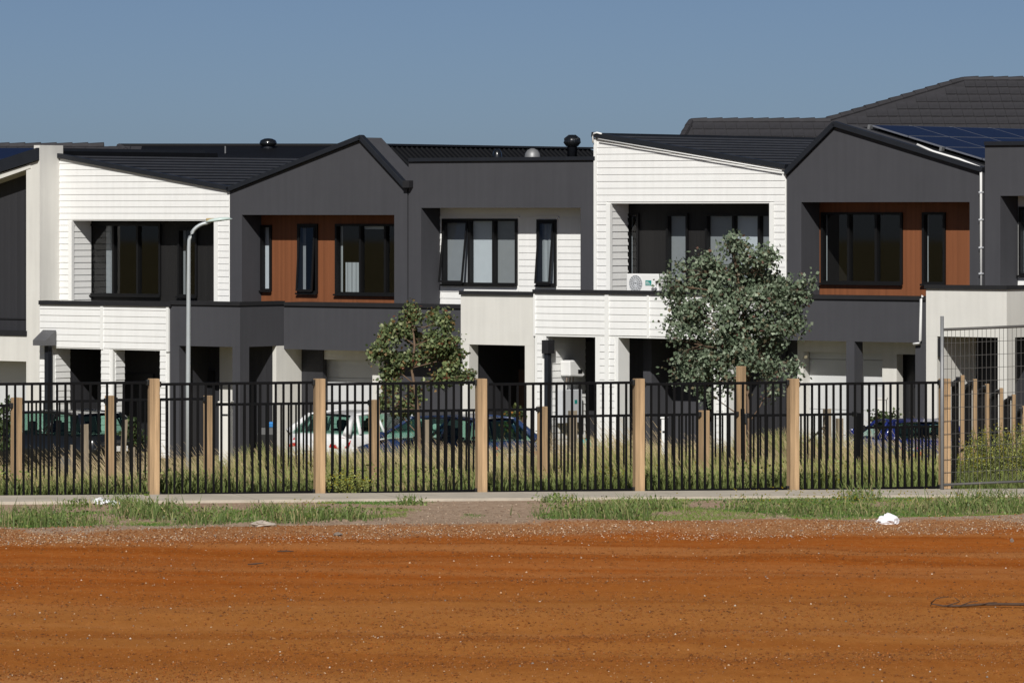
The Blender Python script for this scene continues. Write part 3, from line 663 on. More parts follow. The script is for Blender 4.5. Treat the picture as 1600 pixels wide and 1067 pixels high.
MB().box(u0, ue, WG+.15, .3, zf0+.05, zf0+.2).build('garage_ceiling', M['render'], h.e)
MB().box(h.u(1322, WG), h.u(1335, WG), WG+.002, WG+.33, -.3, zf0).build('porch_pillar', M['grey'], h.e)
MB().box(h.u(1430, WG), h.u(1447, WG), WG+.002, WG+.33, -.3, zf0).build('porch_pillar', M['grey'], h.e)
gx0, gx1 = h.u(1265, .27), h.u(1386, .27); zd = h.z(552, .27); gm = (h.u(1330, .2))
h.holes('garage_wall', h.u(1246, .05), ue+.6, -.3, zf0+.05, [(gx0-.02, gx1+.02, -.3, zd), (h.u(1401, .05), h.u(1432, .05), -.3, h.z(553, .05))], .05, .30, M['render'])
gd = MB().box(gx0-.05, gx1+.05, .33, .38, -.3, zd+.05).build('garage_door', M['garage'], h.e)
for k in range(5):
    MB().box(gx0-.015, gx1+.015, .285, .328, -.3+k*.56+.008, -.3+(k+1)*.56).build('door_panel', M['garage'], gd, bevel=.01)
MB().box(h.u(1395, .3), h.u(1440, .3), .40, .45, -.3, zf0).build('entry_door', M['door'], h.e)
MB().box(u0-.1, h.u(1246, .05), .1, .3, -.3, zf0+.05).build('charcoal_wall', M['grey'], h.e)
pts = [(1435, 229), (1460, 240), (1500, 252), (1533, 265)]
MB().tube([(h.u(x), -.05, h.z(y)+.03) for x, y in pts]+[(h.u(1535), -.06, h.z(270)), (h.u(1535), -.05, h.z(448))], .03, 6).build('conduit', M['white'], h.e, True)
for y in (300, 342, 385, 425): MB().box(h.u(1533), h.u(1537), -.1, 0, h.z(y+2), h.z(y)).build('conduit_clip', M['beige'], h.e)
MB().tube([(h.u(1444, WG), WG-.06, h.z(461, WG)), (h.u(1441.5, WG), WG-.07, h.z(466, WG)), (h.u(1441, WG), WG-.07, h.z(530, WG)), (h.u(1440, WG), WG-.07, h.z(535, WG)), (h.u(1430, WG), WG-.07, h.z(536, WG))], .032, 7).build('conduit', M['white'], h.e, True)
# solar array on the right-hand slope
a = Vector((h.u(1305), h.z(197))); b = Vector((h.u(1538), h.z(270))); d = (b-a).normalized(); nr = Vector((-d.y, d.x)); nr = nr if nr.y > 0 else -nr
for arr_x in (0,):
    so = empty('solar_array', h.e.matrix_basis @ Vector((a.x, 1, a.y)), -TH)
    so.location = (Matrix.Translation(h.e.location) @ Matrix.Rotation(-TH, 4, 'Z')) @ Vector((a.x, 1.0, a.y))
    tag(so, 'dark blue solar panels in rows on the grey gable roof', 'solar panels')
    for r in range(4):
        for c in range(5):
            p0 = d*(.30+r*1.0); p1 = d*(.30+r*1.0+.975); y0, y1 = c*1.66, c*1.66+1.635
            def slab(q0, q1, ya, yb, t0, t1):
                vs = []
                for t in (t0, t1):
                    vs += [(q0.x+nr.x*t, ya, q0.y+nr.y*t), (q1.x+nr.x*t, ya, q1.y+nr.y*t), (q1.x+nr.x*t, yb, q1.y+nr.y*t), (q0.x+nr.x*t, yb, q0.y+nr.y*t)]
                return MB().add(vs, [(0, 1, 2, 3), (7, 6, 5, 4), (0, 4, 5, 1), (1, 5, 6, 2), (2, 6, 7, 3), (3, 7, 4, 0)])
            pn = slab(p0, p1, y0, y1, .09, .125).build('solar_panel', M['solarf'], so)
            g = MB()
            for i in range(6):
                for j in range(10):
                    q0 = p0+d*(.02+i*.1565); q1 = p0+d*(.02+i*.1565+.154); s_ = slab(q0, q1, y0+.02+j*.16, y0+.02+j*.16+.1575, .1252, .1275); g.add(s_.v, s_.f)
            g.build('solar_cells', M['solar'], pn)
    for c in range(6):
        for r in (0, 2, 4):
            q = d*(.28+r*.98); slab(q-d*.03, q+d*.03, c*1.66-.1, c*1.66+.02, .01, .12).build('mounting_bracket', M['galv'], so)

# ---- house F: grey box cut by the right edge
h = House(1536, 1830, YG-16, 'townhouse', 'charcoal townhouse with off-white porch cut by right photo edge'); Fh = h
h.upper(1539, 1830, [(1539, 226), (1830, 226)], 1563, 1808, 306, M['grey'])
wb_ = h.back(1563, 1808, 306, M['trim'], [((1593, 1720, 323, 432, WB), dict(mull=(1640, 1680), blinds=((1596, 1640, 326, 430, 'blind'),))), ((1750, 1785, 323, 432, WB), dict())])
za = h.z(460, WB); h.boards(h.u(1590, WB), h.u(1810, WB), za, h.z(435, WB), WB+.004, wb_, z0=za)
h.box('parapet_cap', 1537.5, 1832, 220, 226, -.06, WB+.1, M['fascia']); h.box('flat_roof', 1541, 1828, 240, 244, WB, 9, M['roof'])
pu = lambda x: h.u(x, WP); za, zt_ = h.z(528, WP), h.z(453, WP); ur = pu(1573)
MB().box(pu(1447), ur, WP, WP+.15, za, zt_).box(ur-.15, ur, WP+.15, WG, za, zt_).build('porch_parapet', M['render'], h.e)
MB().box(pu(1446), ur+.03, WP-.05, WP+.2, zt_, zt_+.085).box(ur-.17, ur+.03, WP+.2, WG, zt_, zt_+.085).build('parapet_cap', M['cap'], h.e)
MB().box(pu(1447), pu(1464), WP+.002, WP+.30, -.3, za).build('porch_pillar', M['render'], h.e)
MB().box(pu(1559), ur, WP+.002, WP+.33, -.3, za).build('porch_pillar', M['render'], h.e)
MB().box(pu(1447), ur-.155, WP+.15, -.7, za+.05, za+.2).build('porch_ceiling', M['slclad'], h.e)
MB().box(pu(1447), pu(1464), WP+.302, -.7, -.3, za).build('porch_side_wall', M['render'], h.e)
MB().box(pu(1447), ur+1.5, -.7, -.55, -.3, za+.1).build('entry_wall', M['slclad'], h.e)
MB().box(pu(1466), pu(1469.5), WP-.02, WP+.12, h.z(560, WP), h.z(531, WP)).build('rain_head', M['cap'], h.e)
MB().box(ur+.0, ur+4, WG, WG+.15, h.z(533, WG), h.z(456, WG)).build('garage_fascia', M['grey'], h.e)
MB().box(ur+.0, ur+4, .05, .3, -.3, h.z(533, WG)+.2).build('garage_wall', M['slclad'], h.e)
# bodies behind the fronts so that the houses have depth
for hh, xa, xb, yt in ((houseZ, -200, 60, 300), (A, 94, 357, 310), (B, 361, 634, 305), (C, 640, 926, 270), (Dh, 932, 1226, 285), (E, 1231, 1534, 285), (Fh, 1541, 1828, 246)):
    MB().box(hh.u(xa)+.01, hh.u(xb)-.01, 3.6, 9.3, -.3, hh.z(yt)).build('rear_body', M['render'], hh.e)

# AC condenser on D's balcony
h = Dh; wa = WP+.55
acz = h.z(453, wa); MB().box(h.u(837, WP), h.u(1134, WP), WP+.151, -.001, acz-.27, acz-.122).build('balcony_floor', M['cap'], h.e); u0, u1 = h.u(978.5, wa), h.u(1029, wa)
ac = empty('air_conditioner', h.e.matrix_basis.to_translation(), -TH); ac.location = Matrix.Translation(h.e.location) @ Matrix.Rotation(-TH, 4, 'Z') @ Vector((u0, wa, acz-.12))
tag(ac, 'white air conditioner unit on the balcony ledge beside the gum tree', 'air conditioner')
W_, H_ = u1-u0, h.z(428, wa)-acz+.12
MB().box(0, W_, 0, .32, .0, H_).build('casing', M['white'], ac, bevel=.02)
g = MB(); cx, cz, R = W_*.30, H_*.55, H_*.38
for k in range(1, 5):
    g.tube([(cx+R*k/4*math.cos(t*math.pi/12), -.012, cz+R*k/4*math.sin(t*math.pi/12)) for t in range(25)], .006, 4, False)
for k in range(16): t = k*math.pi/8; g.tube([(cx+.03*math.cos(t), -.014, cz+.03*math.sin(t)), (cx+R*math.cos(t+.5), -.014, cz+R*math.sin(t+.5))], .006, 4)
g.build('fan_grille', M['beige'], ac)
MB().lathe([(R*1.02, 0), (R*1.02, .003)], (0, 0, 0), 24).xf(Matrix.Translation((cx, -.002, cz)) @ Matrix.Rotation(math.pi/2, 4, 'X')).build('fan_opening', mat('fan_shadow', (.30, .31, .32), .7), ac)
lb = MB().box(W_*.60, W_*.78, -.008, -.001, H_*.46, H_*.70).build('sticker', M['teal'], ac)
for k in range(3): MB().box(W_*.62, W_*.76-.03*k, -.011, -.0085, H_*(.50+.06*k), H_*(.52+.06*k)).build('sticker_line', M['white'], lb)
for k in (.83, .92): MB().lathe([(.035, 0), (.035, .02)], (0, 0, 0), 10).xf(Matrix.Translation((W_*k, -.001, H_*.3)) @ Matrix.Rotation(math.pi/2, 4, 'X')).build('valve', M['galv'], ac)

# ------------------------------------------------------------------ houses behind with tiled and sheet roofs
def tiled_roof(name, label, ridgeY, eaveY, rx0, rx1, ry, hipX, dz_eave, rows, tw=.30, right_hip=None, max_tiles=260):
    r0, r1 = P(rx0, ry, ridgeY), P(rx1, ry, ridgeY); ze = r0.z-dz_eave
    root = empty(name, (r0.x, eaveY, g1(r0.x, eaveY))); tag(root, label, 'house')
    off = Vector(root.location)
    e0 = Vector((r0.x-hipX, eaveY, ze)); e1 = Vector((r1.x+(right_hip or 0), eaveY, ze))
    back0 = Vector((e0.x, 2*ridgeY-eaveY, ze)); back1 = Vector((e1.x, 2*ridgeY-eaveY, ze))
    rf = MB().add([r0-off, r1-off, e1-off, e0-off, back1-off, back0-off], [(0, 3, 2, 1), (0, 1, 4, 5), (0, 5, 3), (1, 2, 4)]).build('roof', M['tile'], root)
    MB().box(e0.x-off.x+.5, e1.x-off.x-.5, .6, 2*(ridgeY-eaveY)-.6, 0, ze-off.z).build('wall', M['render'], root)
    nrm = Vector((0, -(r0.z-ze), ridgeY-eaveY)).normalized(); n = 0
    tilem = None
    for k in range(rows):
        t0, t1 = k/rows_total(r0.z-ze), (k+1.12)/rows_total(r0.z-ze)
        pa = r0.lerp(e0, t1); pb = r1.lerp(e1, t1); qa = r0.lerp(e0, t0)
        x = qa.x + .02 + (k % 2)*tw*.5
        while x < min(pb.x, (1640-800)/F*ridgeY) and n < max_tiles:
            if tilem is None:
                hh = Vector((0, qa.y-pa.y, qa.z-pa.z)); dn = nrm*.045
                V = [Vector((0, 0, 0)), Vector((tw-.012, 0, 0)), Vector((tw-.012, 0, 0))+hh, hh]
                vs = [v+nrm*.006+(dn if i < 2 else Vector()) for i, v in enumerate(V)] + [v-nrm*.01 for v in V]
                # low roll along one side
                tm = MB().add(vs, [(0, 1, 2, 3), (0, 4, 5, 1), (1, 5, 6, 2), (3, 7, 4, 0)])
                tm.box(tw-.055, tw-.02, -.012, -.004, .0, .05)
                tilem = tm.build('roof_tile', M['tile'], rf); tilem.location = (x-off.x, pa.y-off.y, pa.z-off.z)
            else:
                link_mesh('roof_tile', tilem.data, rf, (x-off.x+random.uniform(-.006, .006), pa.y-off.y, pa.z-off.z+random.uniform(-.006, .006)))
            n += 1; x += tw
    # ridge and hip caps
    cap = None
    def caps(p, q, step=.42):
        L_ = (q-p).length; d = (q-p).normalized(); nn = int(L_/step)
        for i in range(nn):
            c = p+d*(i*step)-off
            if (c.x+off.x)/ridgeY*F+800 > 1640: break
            MB().tube([c+Vector((0, 0, .0)), c+d*(step*1.04)+Vector((0, 0, .012))], [.085, .10], 8).build('ridge_tile', M['tile'], rf)
    caps(r0, r1); caps(r0, e0)
    if right_hip: caps(r1, e1)
    return root
def rows_total(dz): return dz/.215
tiled_roof('tiled_house', 'tall house behind at right with large charcoal tiled hip roof', 136, 129.5, 1505, 1760, 125, 12.6, 3.75, 12)
tiled_roof('tiled_house', 'low charcoal tiled roof peeking above the right white townhouse', 131, 127.5, 1080, 1300, 190, 1.0, 1.6, 4)
tiled_roof('tiled_house', 'charcoal tiled ridge of the house behind the left corner', 128, 124, -60, 186, 229, 2.0, 1.5, 2, right_hip=2.2)
rr = empty('sheet_roof_house', P(350, 700, 127)); tag(rr, 'house behind with long dark sheet metal roof and round vent', 'house')
o_ = Vector(rr.location); a, b = P(185, 228, 134), P(560, 228, 134); c, d = P(185, 262, 129), P(560, 262, 129)
MB().add([a-o_, b-o_, d-o_, c-o_, Vector((a.x, 139, c.z))-o_, Vector((b.x, 139, c.z))-o_], [(0, 3, 2, 1), (0, 1, 5, 4), (0, 4, 3), (1, 2, 5)]).build('roof', M['roof'], rr)
MB().box(a.x-o_.x+.3, b.x-o_.x-.3, 2.6, 11.4, 0, c.z-o_.z).build('wall', M['grey'], rr)
MB().tube([a-o_, b-o_], .06, 8).build('ridge_cap', M['roof'], rr)
v0 = P(419, 229, 133.5)-o_
vt = MB().lathe([(.15, -.3), (.15, .02)], v0, 14).build('roof_ventilator', M['fascia'], rr)
MB().lathe([(.16, .0), (.23, .05), (.245, .10), (.21, .17), (.11, .215), (.02, .225)], v0, 20).build('ventilator_head', M['pblack'], vt, True)
p = P(352, 240, 132)-o_; MB().tube([p, p+Vector((0, 0, .2))], .02, 6).build('vent_pipe', M['galv'], rr)
# solar panels on the far left roof
b0 = P(-90, 268, 121); so = empty('solar_array', b0); tag(so, 'blue solar panels on the roof at far left edge', 'solar panels')
for r in range(2):
    for c in range(2):
        x0 = c*1.02; y0, z0, y1, z1 = r*1.6, r*.30, r*1.6+1.57, r*.30+.29
        vs = [(x, y, z+t) for t in (0, .04) for (x, y, z) in ((x0, y0, z0), (x0+1, y0, z0), (x0+1, y1, z1), (x0, y1, z1))]
        MB().add(vs, [(3, 2, 1, 0), (4, 5, 6, 7), (0, 1, 5, 4), (1, 2, 6, 5), (2, 3, 7, 6), (3, 0, 4, 7)]).build('solar_panel', M['solar'], so)

# ------------------------------------------------------------------ fences
def line_pt(x, off):                          # point on a line parallel to the fence (Y offset) under pixel column x
    t = (x-800)/F; Y = (79+off)/(1-SL*t); return Vector((t*Y, Y, 0))
FA = math.atan(SL)
barm = MB().box(-.0165, .0165, -.0165, .0165, 0, 1).build('bar', M['bar']); bar_mesh = barm.data
bpy.data.objects.remove(barm)
def post(parent, p, h, wdt, rz, m='post', name='post', off=None):
    mb = MB(); q = wdt/2; b = .006
    mb.box(-q, q, -q, q, -.4, h)
    o = mb.build(name, M[m], parent, bevel=.008); o.location = p-off; o.rotation_euler.z = rz + random.uniform(-.06, .06); o.rotation_euler.x = random.uniform(-.006, .006); o.rotation_euler.y = random.uniform(-.006, .006)
    return o
def panel(parent, p, q, ztop, zbot, off, pitch=.133, bs=1.0, brackets=True):
    v = Vector((q.x-p.x, q.y-p.y, 0)); L_ = v.length; d = v.normalized(); rz = math.atan2(d.y, d.x)
    for zz, nm in ((ztop, 'top_rail'), (zbot, 'bottom_rail')):
        r = MB().box(0, L_, -.022, .022, -.022, .022).build(nm, M['bar'], parent); r.location = Vector((p.x, p.y, zz))-off; r.rotation_euler.z = rz
        if brackets:
            for e in (0, L_):
                k = MB().box(-.035, .035, -.045, .045, -.045, .045).build('bracket', M['black'], parent, bevel=.01); k.location = Vector((p.x, p.y, zz))+d*e-off; k.rotation_euler.z = rz
    n = max(2, int(round(L_/pitch))); 
    for i in range(1, n):
        c = Vector((p.x, p.y, zbot))+d*(L_*i/n)-off
        o = link_mesh('bar', bar_mesh, parent, c, rz); o.scale = (bs, bs, ztop-zbot)
# front fence
pxs = [-24, 240, 499, 752, 998, 1239, 1476]
f0 = line_pt(752, 0); ff = empty('tubular_fence', (f0.x, f0.y, g1(f0.x, f0.y))); tag(ff, 'tall black tubular fence with pine posts along the footpath', 'fence'); off = Vector(ff.location)
pts = []
for x in pxs:
    p = line_pt(x, 0); yb = 776-(x-240)*.0065; zb = CZ+(HZ-yb)/F*p.y; p.z = zb; pts.append(p); post(ff, p, CZ+(HZ-591.5)/F*p.y-zb, .165, FA, off=off)
ytops = [(600, 597), (600, 596), (600, 598), (600, 597), (600, 597), (601, 599)]
for i in range(len(pts)-1):
    p, q = pts[i], pts[i+1]; d = (q-p).normalized(); a, b = p+d*.085, q-d*.085
    mid = (a+b)/2; zt = CZ+(HZ-599)/F*mid.y; panel(ff, a, b, zt, zt-1.775-(.0 if i else .02), off)
# rear, lower fence
rx = [-60, 25, 173, 327, 585, 848, 1100, 1158]; ytop = [634, 627, 624, 630.5, 641, 649, 647]
f0 = line_pt(600, 5.2); rf_ = empty('tubular_fence', (f0.x, f0.y, g1(f0.x, f0.y))); tag(rf_, 'lower black tubular fence with pine posts, second row among the tall grass', 'fence'); off = Vector(rf_.location)
pts = []
for i, x in enumerate(rx):
    p = line_pt(x, 5.2); p.z = g1(p.x, p.y); pts.append(p)
    yt = 572 if x == 1158 else min(ytop[min(i, 6)], ytop[max(0, min(i-1, 6))])-6
    if x == 25: yt = 621
    post(rf_, p, CZ+(HZ-yt)/F*p.y-p.z, .145 if x != 1158 else .13, FA+math.radians(20), off=off)
for i in range(len(pts)-1):
    p, q = pts[i], pts[i+1]; d = (q-p).normalized(); a, b = p+d*.08, q-d*.08; zt = CZ+(HZ-ytop[i])/F*((a.y+b.y)/2); panel(rf_, a, b, zt, zt-1.48, off, bs=.8)
# gate in the rear fence
g0, g1_ = line_pt(1163, 5.2), line_pt(1340, 5.2); gt = empty('gate', (g1_.x, g1_.y, g1(g1_.x, g1_.y))); tag(gt, 'black tubular gate between tall pine post and black steel post', 'gate'); off = Vector(gt.location)
g0.z, g1_.z = g1(g0.x, g0.y), g1(g1_.x, g1_.y)
post(gt, line_pt(1161, 5.05)+Vector((0, 0, g0.z)), CZ+(HZ-638)/F*g0.y-g0.z, .06, FA, 'bar', 'gate_stile', off)
post(gt, g1_, CZ+(HZ-645)/F*g1_.y-g1_.z, .085, FA, 'bar', 'steel_post', off)
d = (g1_-g0).normalized(); zt = CZ+(HZ-648)/F*((g0.y+g1_.y)/2); panel(gt, g0+d*.05, g1_-d*.06, zt, zt-1.4, off, bs=.8)
lk = MB().box(-.05, .05, -.08, -.02, -.09, .09).build('latch', M['black'], gt, bevel=.01); lk.location = Vector((g0.x, g0.y, zt-.05))-off
ls = empty('tubular_fence', line_pt(1405, 5.2)+Vector((0, 0, g1(g1_.x, g1_.y)))); tag(ls, 'short low black fence panel right of the gate in front of blue car', 'fence'); off = Vector(ls.location)
a, b = line_pt(1348, 5.2), line_pt(1482, 5.2); zt = CZ+(HZ-668)/F*a.y; panel(ls, a, b, zt, zt-1.2, off, bs=.8)
# side fence running down to the houses
sf_x = [(1486, 592), (1503, 586), (1523, 592), (1543, 599.5), (1564, 606), (1583, 616), (1600, 634), (1618, 645)]
p0 = line_pt(1486, .3); sf = empty('tubular_fence', (p0.x, p0.y, g1(p0.x, p0.y))); tag(sf, 'black tubular side fence stepping downhill away behind the wire mesh panel', 'fence'); off = Vector(sf.location)
pts = []
for i, (x, y) in enumerate(sf_x):
    Y = line_pt(1486, .3).y + i*2.35; p = P(x, y, Y); zt = p.z; p.z = g1(p.x, p.y); pts.append((p, zt))
    (post(sf, p, zt-p.z, .065, FA, off=off) if i else None)
for i in range(len(pts)-1):
    (p, z0), (q, z1) = pts[i], pts[i+1]; p2 = p+Vector((.03, .05, 0)); q2 = q+Vector((-.07, -.05, 0)); panel(sf, p2, q2, z1-.07, z1-1.85, off, pitch=.105)
# wire mesh temporary panel
p0 = line_pt(1472, -.42); p0.z = g1(p0.x, p0.y); mf = empty('mesh_fence', p0, FA); tag(mf, 'grey wire mesh temporary fence panel at the right edge', 'fence')
k = p0.y/F
zt, zr, zbt = (CZ+(HZ-494)*k)-p0.z, (CZ+(HZ-515)*k)-p0.z, (CZ+(HZ-757)*k)-p0.z
MB().tube([(0, 0, -.2), (0, 0, zt)], .03, 10).build('pole', M['galv'], mf, True)
Lm = 2.4; tl = .03
MB().tube([(.03, 0, zr), (Lm, 0, zr+tl*Lm)], .024, 8).build('top_rail', M['wire'], mf, True)
MB().tube([(.03, 0, zbt), (Lm, 0, zbt+.02*Lm)], .022, 8).build('bottom_rail', M['wire'], mf, True)
MB().tube([(Lm, 0, -.1), (Lm, 0, zr+.2)], .03, 10).build('pole', M['galv'], mf, True)
i = 0; x = .09
while x < Lm:
    MB().tube([(x, random.uniform(-.004, .004), zbt), (x+random.uniform(-.008, .008), .0, zr+tl*x)], .0042, 5).build('wire', M['wire'], mf); x += .0805
z = zbt+.2; 
while z < zr-.05:
    pts_ = [(x, .008, z+tl*x*(.7+.3*(z-zbt)/(zr-zbt))+random.uniform(-.004, .004)) for x in np.linspace(.03, Lm, 7)]
    MB().tube(pts_, .0042, 5).build('wire', M['wire'], mf); z += .218
MB().box(-.28, .28, -.12, .12, -.08, .06).build('foot_block', M['conc'], mf, bevel=.02).location = (0, .3, -.05)

# ------------------------------------------------------------------ lamp and small street things
Yl = 97; b0 = P(294, 560, Yl); b0.z = g1(b0.x, b0.y); lamp = empty('street_lamp', b0); tag(lamp, 'pale galvanised street lamp with curved arm before the left townhouses', 'street lamp')
k = Yl/F; zz = lambda y: CZ+(HZ-y)*k-b0.z; xx = lambda x: (x-294)*k
arm = [(0, 0, 0), (0, 0, zz(600)), (xx(294.6), 0, zz(450)), (xx(295), 0, zz(388))]
for t in range(1, 9):
    a = t/8*math.radians(84); R = 31; arm.append((xx(295+R*(1-math.cos(a))), 0, zz(381-R*1.05*math.sin(a))))
arm.append((xx(329), 0, zz(346)))
MB().tube(arm, [.052, .048, .042, .038]+[.036]*9, 12).build('pole', M['lampm'], lamp, True)
hd = MB(); secs = [(321, 347, .05, 1.5), (330, 345.5, .13, 3.2), (345, 343.5, .16, 3.8), (356, 342.5, .13, 3.0), (363, 342.5, .03, .8)]
vs = []
for x, y, hw, hh in secs: vs += [(xx(x), -hw, zz(y)), (xx(x), -hw*.6, zz(y-hh)), (xx(x), hw*.6, zz(y-hh)), (xx(x), hw, zz(y)), (xx(x), hw*.5, zz(y+hh*.6)), (xx(x), -hw*.5, zz(y+hh*.6))]
fs = [(i*6+k_, i*6+(k_+1) % 6, (i+1)*6+(k_+1) % 6, (i+1)*6+k_) for i in range(4) for k_ in range(6)]+[tuple(range(5, -1, -1)), tuple(range(24, 30))]
hd.add(vs, fs).build('lamp_head', M['lamphead'], lamp, True)
MB().box(xx(322), xx(335), -.06, .06, zz(346), zz(341)).build('sensor_cap', M['gold'], lamp, bevel=.02)
MB().lathe([(.075, 0), (.07, .35), (.055, .38)], (0, 0, 0), 12).build('base_sleeve', M['lampm'], lamp, True)

def stake(x0, x1, ytop, Y, label, m='postold', name='timber_stake', lean=0, group=None, cat='stake'):
    c = P((x0+x1)/2, ytop, Y); zb = g1(c.x, Y); wv = (x1-x0)/F*Y
    o = MB(); q = wv/2; hgt = c.z-zb
    o.add([(-q, -q, -.3), (q, -q, -.3), (q, q, -.3), (-q, q, -.3), (-q*.96, -q, hgt-.01), (q*.9, -q, hgt), (q*.95, q, hgt-.015), (-q, q, hgt-.005)], [(0, 3, 2, 1), (4, 5, 6, 7), (0, 1, 5, 4), (1, 2, 6, 5), (2, 3, 7, 6), (3, 0, 4, 7)])
    ob = o.build(name, M[m], None, bevel=.006); ob.location = (c.x, Y, zb); ob.rotation_euler = (0, lean, .3); tag(ob, label, cat, group)
    return ob
stake(110, 118, 694, 90, 'short weathered stake in dry grass, lowest before the black car')
stake(127, 138, 662, 93, 'thick grey-green stake in grass before the black car bonnet')
stake(184, 192, 655, 98, 'slim weathered stake leaning beside the white left porch', lean=.06)
stake(204, 211, 698, 91, 'stubby weathered stake beside the dark shrub')
stake(889, 901, 641, 97, 'weathered timber post before the meter box')
stake(1287, 1298, 638, 96, 'weathered post with diagonal prop before the right garage')
stake(1307, 1317, 653, 94, 'shorter weathered post just right of the propped post')
stake(663, 672, 655, 92, 'grey-brown tree stake before the blue car')
pr = MB().tube([P(1290, 665, 96)+Vector((-.02, -.1, 0)), P(1263, 690, 95.6)], .022, 6).build('prop_stick', M['postold']); tag(pr, 'thin diagonal prop leaning on the weathered post', 'prop')
def pillar_box(x0, x1, y0, Y, label, m, name, cat):
    a = P(x0, y0, Y); zb = g1(a.x, Y); wv = (x1-x0)/F*Y; hgt = a.z-zb
    e = empty(name, (a.x+wv/2, Y, zb), -.2); tag(e, label, cat)
    MB().box(-wv/2, wv/2, -wv/2, wv/2, -.2, hgt).build('body', M[m], e, bevel=.01)
    MB().box(-wv/2-.02, wv/2+.02, -wv/2-.02, wv/2+.02, hgt, hgt+.035).build('lid', M[m], e, bevel=.008)
    MB().box(-wv*.3, wv*.3, -wv/2-.008, -wv/2+.01, hgt-.28, hgt-.24).build('slot', M['black'], e)
    return e
pillar_box(344, 362, 629, 104, 'white letterbox pillar in tall grass beside the grey porch', 'render', 'letterbox', 'letterbox')
pillar_box(1034, 1042, 654, 96, 'narrow white service bollard between front fence bars near the gum tree', 'white', 'service_bollard', 'bollard')
pillar_box(1372, 1385, 624, 103, 'white letterbox pillar behind the shrub at right garage', 'render', 'letterbox', 'letterbox')
def crate(x0, x1, y0, y1, Y, label, m, name):
    a, b = P(x0, y1, Y), P(x1, y0, Y); a.z = g1(a.x, Y) if y1 is None or y1 > 680 else a.z; e = MB(); wv, hv = (b.x-a.x)/2, b.z-a.z
    e.add([(-wv*.9, -.15, 0), (wv*.9, -.15, 0), (wv*.9, .15, 0), (-wv*.9, .15, 0), (-wv, -.18, hv*.85), (wv, -.18, hv*.85), (wv, .18, hv*.85), (-wv, .18, hv*.85), (-wv*.8, -.14, hv), (wv*.8, -.14, hv), (wv*.8, .14, hv), (-wv*.8, .14, hv)],
          [(0, 3, 2, 1), (0, 1, 5, 4), (1, 2, 6, 5), (2, 3, 7, 6), (3, 0, 4, 7), (4, 5, 9, 8), (5, 6, 10, 9), (6, 7, 11, 10), (7, 4, 8, 11), (8, 9, 10, 11)])
    o = e.build(name, M[m], None, bevel=.012); o.location = ((a.x+b.x)/2, Y, a.z); tag(o, label, 'box'); return o
crate(402, 430, 667, 760, 107, 'dark bin in the shaded entry by the white garage side wall', 'black', 'bin')
crate(420, 429, 659, 667, 107, 'small blue plastic tub on the dark bin', 'blue', 'plastic_tub')
crate(905, 925, 686, 715, 106, 'teal plastic box low by the white boarded porch', 'teal', 'plastic_box')

